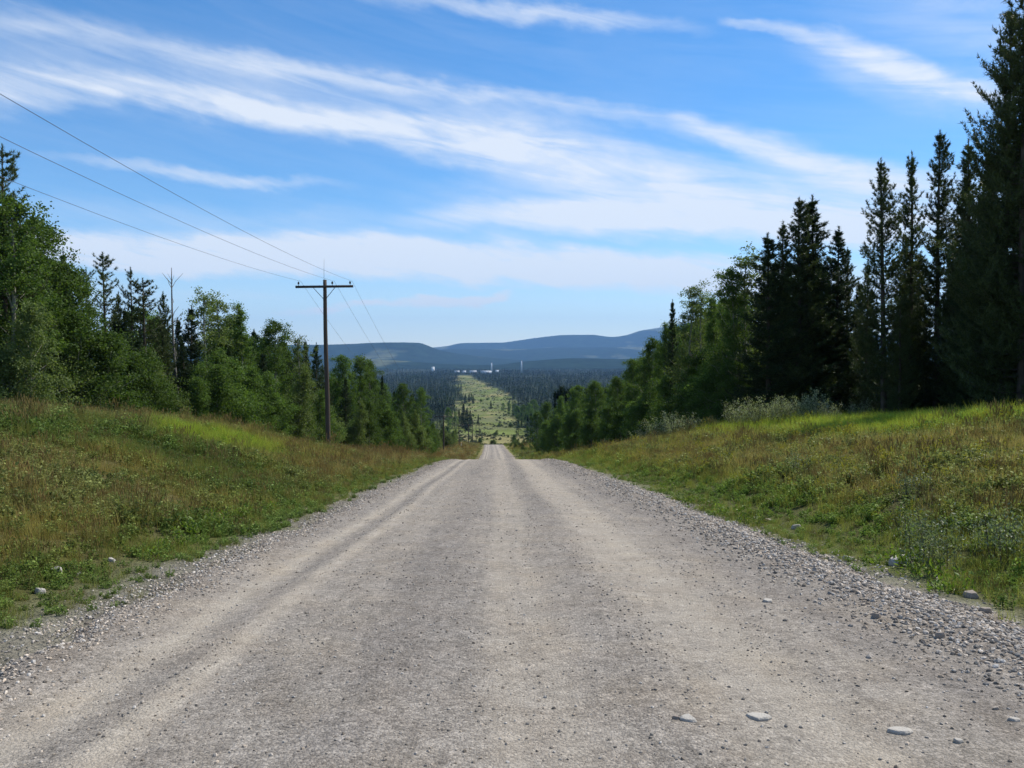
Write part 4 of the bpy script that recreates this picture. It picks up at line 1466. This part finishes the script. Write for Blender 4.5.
M_far = leaf_mat("distant_conifer_needles", (.013, .025, .013), (.034, .052, .022), .1, .7, .05)
M_farb = leaf_mat("distant_broadleaf_leaves", (.04, .07, .018), (.075, .115, .03), .2, .7, .05)
fp = [far_conifer(300 + i, 18, r, M_far) for i, r in enumerate((2.6, 3.1, 2.2, 3.4))] + [far_conifer(310 + i, 12, 4.2, M_farb) for i in range(2)]
N = 70000
y = 240 + 6600 * frg.random(N) ** 1.75
x = (frg.random(N) * 2 - 1) * (.60 * y + 60)
off = np.abs(x - CORC(y)) / CORW(y) + 1.3 * (fbm(x / 45, y / 80, 7, 3) - .5)
patch = fbm(x / 420 + 3, y / 700, 2, 3)
keep = ((off > .82 + .5 * frg.random(N) ** 1.5) | (y > 4700)) & ~((patch > .66) & (y > 1500))
sL, sR = left_edge(np.minimum(y, 420)), right_edge(np.minimum(y, 420))
keep &= (y > 420) | (x < sL - 4) | (x > sR + 4)
# bushy strays inside the corridor
x, y = x[keep], y[keep]
nn = len(x)
zz = GZ(x, y)
pick = np.where(frg.random(nn) < .86, frg.integers(0, 4, nn), frg.integers(4, 6, nn))
pick = np.where((fbm(x / 90, y / 120, 5, 2) > .58), frg.integers(4, 6, nn), pick)
sc = (.65 + .55 * frg.random(nn)) * (1 + .3 * sstep(2000, 6000, y))
wd = sc * (1 + .5 * sstep(1500, 6000, y))
scatter("far_forest", np.stack([x, y, zz - .3], 1), np.stack([np.zeros(nn), np.zeros(nn), frg.random(nn) * 6.28], 1), np.stack([wd, wd, sc], 1), pick, np.ones((nn, 3)), fp, "dark conifer forest covering the valley floor")
print("far trees", nn)
M_brush = grass_mat("scrub_leaves", (1, 1, 1), .25)
bp_ = []
for i in range(4):
    rg_ = np.random.default_rng(600 + i)
    G = Geo()
    n = 160
    az_, rr_ = rg_.random(n) * 6.28, rg_.random(n) ** .5
    P = np.stack([rr_ * np.cos(az_), rr_ * np.sin(az_), (1 - rr_ ** 2) * (.5 + .6 * rg_.random(n)) * 1.1], 1)
    V, F, T = leaves_quads(P, rg_.normal(size=(n, 3)) + [0, 0, .5], .42, rg_, .5, 1.4, .8)
    G.add(V, F, T)
    bp_.append(G.mesh("scrub", M_brush))
n = 16000
y = 420 + 3600 * frg.random(n) ** 1.5
x = CORC(y) + CORW(y) * (frg.random(n) * 2.3 - 1.15)
cl = fbm(x / 14, y / 40, 4, 3)
k = frg.random(n) < sstep(.40, .68, cl) * .8
x, y = x[k], y[k]
hue = frg.random(len(x))[:, None]
bt = lerp(np.array([.085, .105, .040]), np.array([.21, .215, .11]), hue[:, 0]) * (.8 + .4 * frg.random(len(x)))[:, None]
sz = .45 + 1.1 * frg.random(len(x)) ** 3
scatter("clearing_scrub", np.stack([x, y, GZ(x, y) - .1], 1), np.stack([0 * x, 0 * x, frg.random(len(x)) * 6.28], 1), np.stack([sz, sz, sz * (.8 + .5 * frg.random(len(x)))], 1), frg.integers(0, 4, len(x)), bt, bp_, "low scrub covering the distant power line clearing")


# ------------------------------------------------------------------ power line
PSP = [(52.5, None), (200, None), (283, None), (352, None), (425, None), (505, None), (600, None)]
PX = {52.5: 327.5, 200: 443.3, 283: 459, 352: 468.3, 425: 472.5, 505: 476, 600: 479}
PTOP = {52.5: 279, 200: 415, 283: 424, 352: 424, 425: 419, 505: 417, 600: 414}
poles = []


def make_pole_meshes():
    H = 10.6
    sh = Geo()
    zz = np.linspace(0, H, 16)
    sh.tube(np.stack([.02 * np.sin(zz * .6), .015 * np.sin(zz * .8), zz], 1), np.linspace(.165, .115, 16), 14)
    arm = Geo()
    arm.box((0, -.17, H - .42), (3.75, .11, .14))
    brs = []
    for sg_ in (-1, 1):
        b = Geo()
        p0, p1 = np.array([sg_ * .08, -.15, H - 1.15]), np.array([sg_ * .72, -.245, H - .47])
        b.tube([p0, p1], [.02, .02], 6)
        brs.append(b.mesh("brace", M_steel))
    ins = []
    for ix in (-1.68, .52, 1.68):
        g = Geo()
        z0 = H - .35
        prof = [(.012, 0), (.012, .08), (.05, .085), (.058, .11), (.035, .13), (.05, .15), (.055, .175), (.03, .2), (.035, .225), (.012, .24)]
        g.tube([(ix, -.17, z0 + p_[1]) for p_ in prof], [p_[0] * 1.25 for p_ in prof], 10)
        ins.append(g.mesh("insulator", M_porc))
    rod = Geo()
    rod.tube([(-.05, 0, H - .3), (-.05, 0, H + .4), (-.02, 0, H + 1.25)], [.012, .011, .007], 5)
    return sh.mesh("pole_shaft", M_wood, True), arm.mesh("crossarm", M_arm), brs, ins, rod.mesh("lightning_rod", M_steel), H


shaft, armm, brs, inss, rodm, PH = make_pole_meshes()
plab = ["tall wooden power pole with crossarm on the grassy bank, nearest one", "distant wooden power pole at the foot of the bank where the road dips", "distant wooden power pole, second past the road's dip",
        "distant wooden power pole, third past the road's dip", "distant wooden power pole, fourth past the road's dip, beside the thicket", "tiny wooden power pole far down the clearing", "farthest tiny wooden power pole in the valley clearing"]
ATT = []
for i, (y, _) in enumerate(PSP):
    x = px2x(PX[y], y)
    z = float(GZ(x, y))
    top = py2z(PTOP[y], y)
    r = link("utility_pole", None)
    r.location = (x, y, z - .05)
    r.rotation_euler = (0, (-.012, .01, -.008, .012, 0, 0, 0)[i], 0)
    k = np.clip((top - z) / PH, .75, 1.35)
    r.scale = (1, 1, k) if i == 0 else (1.2, 1.2, k)
    tag(r, plab[i], "power pole", "wooden power poles along the road")
    link("pole_shaft", shaft, r)
    link("crossarm", armm, r)
    for b in brs:
        link("brace", b, r)
    for b in inss:
        link("insulator", b, r)
    if i == 0:
        link("lightning_rod", rodm, r)
    ATT.append([(x + ix * (1 if i == 0 else 1.2), y - .17, z - .05 + k * (PH - .1)) for ix in (-1.68, .52, 1.68)])
prev = [(-9.6 - 1.68, -94.0, 19.4), (-9.6 + .52, -94.0, 20.0), (-9.6 + 1.68, -94.0, 20.8)]
SAG0 = (4.6, 4.82, 4.75)
for w in range(3):
    g = Geo()
    chain = [prev[w]] + [a_[w] for a_ in ATT]
    line = []
    for j in range(len(chain) - 1):
        p0, p1 = np.array(chain[j]), np.array(chain[j + 1])
        L = np.linalg.norm(p1 - p0)
        sag = SAG0[w] if j == 0 else (4.0 if j == 1 else 1.2)
        tt = np.linspace(0, 1, 40)[:, None]
        seg = p0 * (1 - tt) + p1 * tt
        seg[:, 2] -= (4 * sag * tt * (1 - tt))[:, 0]
        line.append(seg if j == 0 else seg[1:])
    g.tube(np.concatenate(line), .007, 5)
    o = link("power_line", g.mesh("power_line", M_wire, True))
    tag(o, ["thin power wire on the pole's outer insulator, lowest of the three in the sky", "thin power wire running over the middle insulator of the pole", "thin power wire on the road-side insulator, highest of the three in the sky"][w], "wire", "overhead power wires")

# marker post by the road's dip
mpz = link("marker_post", None)
y = 262
x = px2x(461, y)
z = float(GZ(x, y))
mpz.location = (x, y, z)
g = Geo()
g.box((0, 0, 1.0), (.14, .14, 2.0))
link("post", g.mesh("marker_post_shaft", plain_mat("white_marker_paint", (.75, .72, .66), .6)), mpz)
g = Geo()
g.box((0, -.09, 1.75), (.45, .03, .4))
link("plate", g.mesh("marker_plate", plain_mat("orange_marker_plate", (.55, .30, .10), .6)), mpz)
tag(mpz, "small pale marker post in the brown grass below the second power pole", "marker post")

# ------------------------------------------------------------------ silvery shrubs at the foot of the pines
def shrub_mesh(seed, mat, H=1.3, rad=.8, stems=16, leaf=.055, per=46, up=1.0, sw=.012):
    rg = np.random.default_rng(seed)
    St, Lf = Geo(), Geo()
    PP, DD = [], []
    for i in range(stems):
        az = rg.random() * 6.28
        out_ = rad * rg.random() ** .7
        h = H * (.55 + .5 * rg.random())
        t_ = np.linspace(0, 1, 5)[:, None]
        pts_ = np.array([math.cos(az) * .12, math.sin(az) * .12, 0]) + np.array([math.cos(az) * out_, math.sin(az) * out_, 0]) * t_ ** 1.3 + np.array([0, 0, h]) * t_ * up
        St.tube(pts_, np.linspace(sw, sw * .3, 5), 4, None, False)
        k = per
        q = .25 + .75 * rg.random(k)
        P = np.stack([np.interp(q, t_[:, 0], pts_[:, c_]) for c_ in range(3)], 1) + rg.normal(0, .06, (k, 3))
        PP.append(P)
        DD.append(rg.normal(0, .7, (k, 3)) + [0, 0, .55])
    V, F, T = leaves_quads(np.concatenate(PP), np.concatenate(DD), leaf, rg, 0, 1, .42)
    Lf.add(V, F, T)
    return St.mesh("shrub_stems", M_bark), Lf.mesh("shrub_leaves", mat)


wil = [shrub_mesh(400 + i, M_willow, 1.4, .85, 20, .075, 60) for i in range(3)]
for i, (px, pyb, y, sc_) in enumerate([
    (648, 447, 58, 1.2), (660, 448, 52, 1.35), (672, 446, 50, 1.3), (684, 444, 50, 1.2), (640, 449, 62, 1.0), (694, 442, 54, 1.0), (626, 452, 66, .9), (734, 432, 50, 1.25), (746, 430, 49, 1.35), (758, 428, 48, 1.35), (770, 427, 48, 1.3), (782, 425, 47, 1.25),
    (796, 423, 47, 1.2), (808, 420, 47, 1.4), (820, 418, 46, 1.2), (832, 428, 42, .9), (606, 455, 72, 1.0), (712, 438, 55, .9), (858, 412, 46, 1.0)]):
    x = px2x(px, y)
    r = link("willow_shrub", None)
    r.location = (x, y, float(GZ(x, y)) - .02)
    r.rotation_euler = (0, 0, mrg.random() * 6.28)
    sc_ = sc_ * .95
    r.scale = (sc_, sc_, sc_)
    a_, b_ = wil[i % 3]
    link("stems", a_, r)
    link("leaves", b_, r)
    near = px < 700
    tag(r, "silver-leaved willow shrub in the clump beside the road's crest" if near else "silver-leaved willow shrub in the row on bright grass below the pines", "shrub", "willow shrubs by the road's crest" if near else "willow shrubs below the pines")

# dark low shrubs in the shade of the forest foot
# ------------------------------------------------------------------ roadside weeds
sag = [shrub_mesh(420 + i, M_sage, .62, .15, 7, .042, 64, 1.0, .005) for i in range(3)]
for i, (px, y, sc_, lab) in enumerate([
    (925, 9.8, 1.0, "grey-green sage weed spiking up by the white slab at the gravel edge"), (940, 10.4, 1.25, "taller grey-green sage weed just behind the white slab at the gravel edge"), (952, 9.6, .9, "low grey-green sage weed leaning beside the white slab"),
    (912, 11.3, .9, "grey-green sage weed farther back than the white slab"), (1003, 9.6, 1.15, "grey-green sage weed tallest at the picture's right border"), (1018, 9.2, 1.1, "grey-green sage weed cut by the picture's right border"), (985, 9.9, .8, "small grey-green sage weed between the slab and the picture border"),
    (918, 13.5, 1.1, "single pale sage spike in the green slope above the gravel edge"), (800, 20, 1.0, "pale sage weed alone midway along the green roadside")]):
    x = px2x(px, y)
    r = link("sage_weed", None)
    r.location = (x, y, float(SURF(x, y)) - .02)
    r.rotation_euler = (0, 0, mrg.random() * 6.28)
    r.scale = (sc_,) * 3
    a_, b_ = sag[i % 3]
    link("stems", a_, r)
    link("leaves", b_, r)
    tag(r, lab, "weed", "sage weeds at the gravel edge")
wee = [shrub_mesh(440 + i, M_weed, .26, .22, 10, .065, 16, 1.0, .004) for i in range(3)]
for i, (px, py, sc_) in enumerate([
    (190, 540, 1.1), (205, 533, 1.2), (218, 527, 1.2), (232, 522, 1.1), (246, 518, 1.0), (226, 531, .9), (176, 552, .9), (150, 560, .8), (262, 512, .9),
    (668, 492, 1.1), (690, 506, 1.2), (708, 512, 1.0), (735, 520, 1.3), (752, 527, 1.1), (884, 566, 1.0), (905, 568, 1.1), (928, 580, 1.0), (950, 596, 1.0), (640, 482, 1.1)]):
    ys = np.linspace(6, 60, 1500)
    xs2 = px2x(px, ys)
    zz2 = SURF(xs2, ys)
    pyl = HOR + (EYE - zz2) / ys * FPX
    y = float(ys[np.argmax(pyl < py)])
    x = float(px2x(px, y))
    r = link("weed_plant", None)
    r.location = (x, y, float(SURF(x, y)) - .01)
    r.rotation_euler = (0, 0, mrg.random() * 6.28)
    r.scale = (sc_ * .9,) * 3
    a_, b_ = wee[i % 3]
    link("stems", a_, r)
    link("leaves", b_, r)
    if px < 400:
        tag(r, "bright yellow-green leafy weed at the gravel edge on the pole side", "weed", "leafy weeds at the gravel edge, pole side")
    else:
        tag(r, "bright yellow-green leafy weed at the gravel edge opposite the poles", "weed", "leafy weeds at the gravel edge, pine side")


# ------------------------------------------------------------------ single stones
def rock(px, py, w, lab, mat=M_stone, flat=.45, seed=0, name="stone", sink=.25):
    ys = np.linspace(3.2, 60, 4000)
    xs2 = px2x(px, ys)
    zz2 = SURF(xs2, ys)
    pyl = HOR + (EYE - zz2) / ys * FPX
    y = float(ys[np.argmax(pyl < py)])
    x = float(px2x(px, y))
    import bmesh
    rgs = np.random.default_rng(500 + seed)
    n_ = 15
    an = np.sort(rgs.random(n_) * 6.283)
    rad = .5 * (.72 + .28 * rgs.random(n_))
    rad[rgs.integers(0, n_, 4)] *= .8
    bm = bmesh.new()
    for q_ in range(n_):
        for zz_, sh_ in ((-.5, .96), (.08, 1.0), (.36 + .14 * rgs.random(), .70 + .22 * rgs.random())):
            bm.verts.new((rad[q_] * sh_ * math.cos(an[q_]), rad[q_] * sh_ * .68 * math.sin(an[q_]), flat * (zz_ + .10 * math.cos(an[q_] + seed))))
    bmesh.ops.convex_hull(bm, input=bm.verts)
    bmesh.ops.delete(bm, geom=[v for v in bm.verts if not v.link_faces], context='VERTS')
    bmesh.ops.bevel(bm, geom=list(bm.edges), offset=.012, segments=1, affect='EDGES')
    me = bpy.data.meshes.new(name)
    bm.to_mesh(me)
    bm.free()
    me.materials.append(mat)
    o = link(name, me)
    size = w / FPX * y
    o.scale = (size, size, size)
    o.rotation_euler = (mrg.normal(0, .06), mrg.normal(0, .06), mrg.normal(0, .35))
    o.location = (x, y, float(SURF(x, y)) + size * flat * (.5 - sink) * .8)
    return tag(o, lab, "stone")


for i, q in enumerate([
    (692, 725, 24, "small flat white stone pressed in the road, one of the pair", M_stone, .22),
    (762, 723, 30, "flat white stone pressed in the road, wider of the pair", M_stone, .18),
    (907, 738, 31, "flat pale stone lying in the road near its rough shoulder", M_stone, .17),
    (965, 748, 13, "little pale stone by the flat pale stone near the shoulder", M_stone, .4),
    (1020, 725, 16, "pale stone at the picture's right border on the road", M_stone, .3),
    (770, 604, 13, "lone pale chip lying flat on the packed wheel track", M_stone, .3),
    (908, 566, 40, "long white slab half hidden in weeds at the gravel edge", M_stone, .30),
    (998, 518, 15, "white stone lying up in the grass of the pine-side bank", M_stone, .5),
    (798, 530, 12, "pale stone resting on the grass edge at the far end of the shoulder", M_stone, .55),
    (851, 562, 13, "pale stone on top of the rough shoulder", M_stone, .5),
    (770, 523, 9, "brownish stone on the grass edge beside its paler neighbour", M_stone2, .55),
    (678, 724, 8, "dark pebble touching the small flat white stone", M_stone2, .6),
    (52, 575, 14, "white rock with ragged outline in the grass foot of the pole-side bank", M_stone, .6),
    (75, 577, 10, "smaller white rock next to the ragged white rock", M_stone, .5),
    (36, 596, 15, "pale rock lowest in the grass foot of the pole-side bank", M_stone, .6),
    (108, 563, 11, "white rock between weeds on the pole-side foot", M_stone, .5),
    (236, 522, 12, "white stone beneath the bright weeds on the pole side", M_stone, .4),
    (812, 690, 0, "", None, 0),
    (975, 600, 16, "tan cobble sitting on the rough shoulder near the sage weeds", M_stone2, .6),
    (990, 615, 14, "tan cobble lower on the rough shoulder by the picture border", M_stone2, .55),
    (945, 640, 13, "rounded cobble midway down the rough shoulder", M_stone2, .6),
    (880, 620, 11, "grey cobble at the inner side of the rough shoulder", M_stone2, .6),
]):
    if q[2]:
        rock(q[0], q[1], q[2], q[3], q[4], q[5], i)

# ------------------------------------------------------------------ the mill town in the valley
M_white = plain_mat("white_metal_siding", (.80, .80, .78), .5)
M_roofw = plain_mat("pale_metal_roof", (.72, .74, .76), .45)
M_dark = plain_mat("dark_doorway", (.05, .05, .06), .7)
y0 = 5100.0
for i, (px, pyb, wpx, hm, lab) in enumerate([
    (486, 375.0, 11, 16, "largest long white mill building in the far valley town"),
    (473, 375.5, 7, 14, "white mill building second in length in the far valley town"),
    (464, 376.2, 4, 12, "small white building between the clearing and the mill"),
    (457, 376.0, 5, 10, "long low pale building at the head of the clearing"),
    (433, 370.0, 2.5, 8, "white house standing apart on the forest side of the town"),
    (497, 375.0, 3, 12, "small white shed at the end of the mill"),
]):
    y = y0 + 120 * i if px != 435 else 6500.0
    x = px2x(px, y)
    w = wpx / FPX * y
    zb = float(GZ(x, y)) + (25 if pyb < 372 else 8)
    zt = py2z(pyb - 2.5, y)
    r = link("mill_building", None)
    r.location = (x, y, float(GZ(x, y)))
    h = max(zt - float(GZ(x, y)), hm)
    tag(r, lab, "building", "white mill town buildings")
    g = Geo()
    g.box((0, 0, h / 2), (w, 26, h))
    link("wall", g.mesh("mill_wall", M_white), r)
    g = Geo()
    V = np.array([[-w / 2 - 1, -14, h + .02], [w / 2 + 1, -14, h + .02], [w / 2 + 1, 14, h + .02], [-w / 2 - 1, 14, h + .02], [-w / 2 - 1, 0, h + 4.5], [w / 2 + 1, 0, h + 4.5]])
    g.add(V, np.array([[0, 1, 5], [0, 5, 4], [2, 3, 4], [2, 4, 5], [0, 4, 3], [1, 2, 5], [0, 3, 2], [0, 2, 1]]))
    link("roof", g.mesh("mill_roof", M_roofw), r)
    g = Geo()
    g.box((w * .2, -13.1, 3), (5, .2, 6))
    link("door", g.mesh("mill_door", M_dark), r)
for i, (px, pyt, lab) in enumerate([(521.5, 360.5, "pale slender mill stack on the forest side of the town, taller"), (491.5, 362.5, "short pale mill stack above the white buildings")]):
    y = 5400.0
    x = px2x(px, y)
    z = float(GZ(x, y))
    H = py2z(pyt, y) - z
    r = link("mill_stack", None)
    r.location = (x, y, z)
    g = Geo()
    g.tube([(0, 0, 0), (0, 0, H * .6), (0, 0, H)], [6, 4.5, 3.5], 14)
    link("chimney_shaft", g.mesh("stack_shaft", M_roofw, True), r)
    g = Geo()
    g.tube([(0, 0, H - 2), (0, 0, H + 1)], [4.2, 4.2], 14)
    link("rim", g.mesh("stack_rim", M_steel, True), r)
    tag(r, lab, "chimney")

# ------------------------------------------------------------------ air
g = Geo()
x0, x1, y0_, y1, z0, z1 = -26800, 26800, -300, 28500, -100, 1500
g.box(((x0 + x1) / 2, (y0_ + y1) / 2, (z0 + z1) / 2), (x1 - x0, y1 - y0_, z1 - z0))
mz, t, out = new_mat("valley_haze")
pv = t.node('ShaderNodeVolumePrincipled')
pv.inputs['Density'].default_value = 3.4e-5
pv.inputs['Color'].default_value = (.30, .57, 1.0, 1)
t.l.new(pv.outputs[0], out.inputs['Volume'])
hz = link("haze", g.mesh("haze", mz))
tag(hz, None, None, None, "stuff")
print("trees", n_tree)
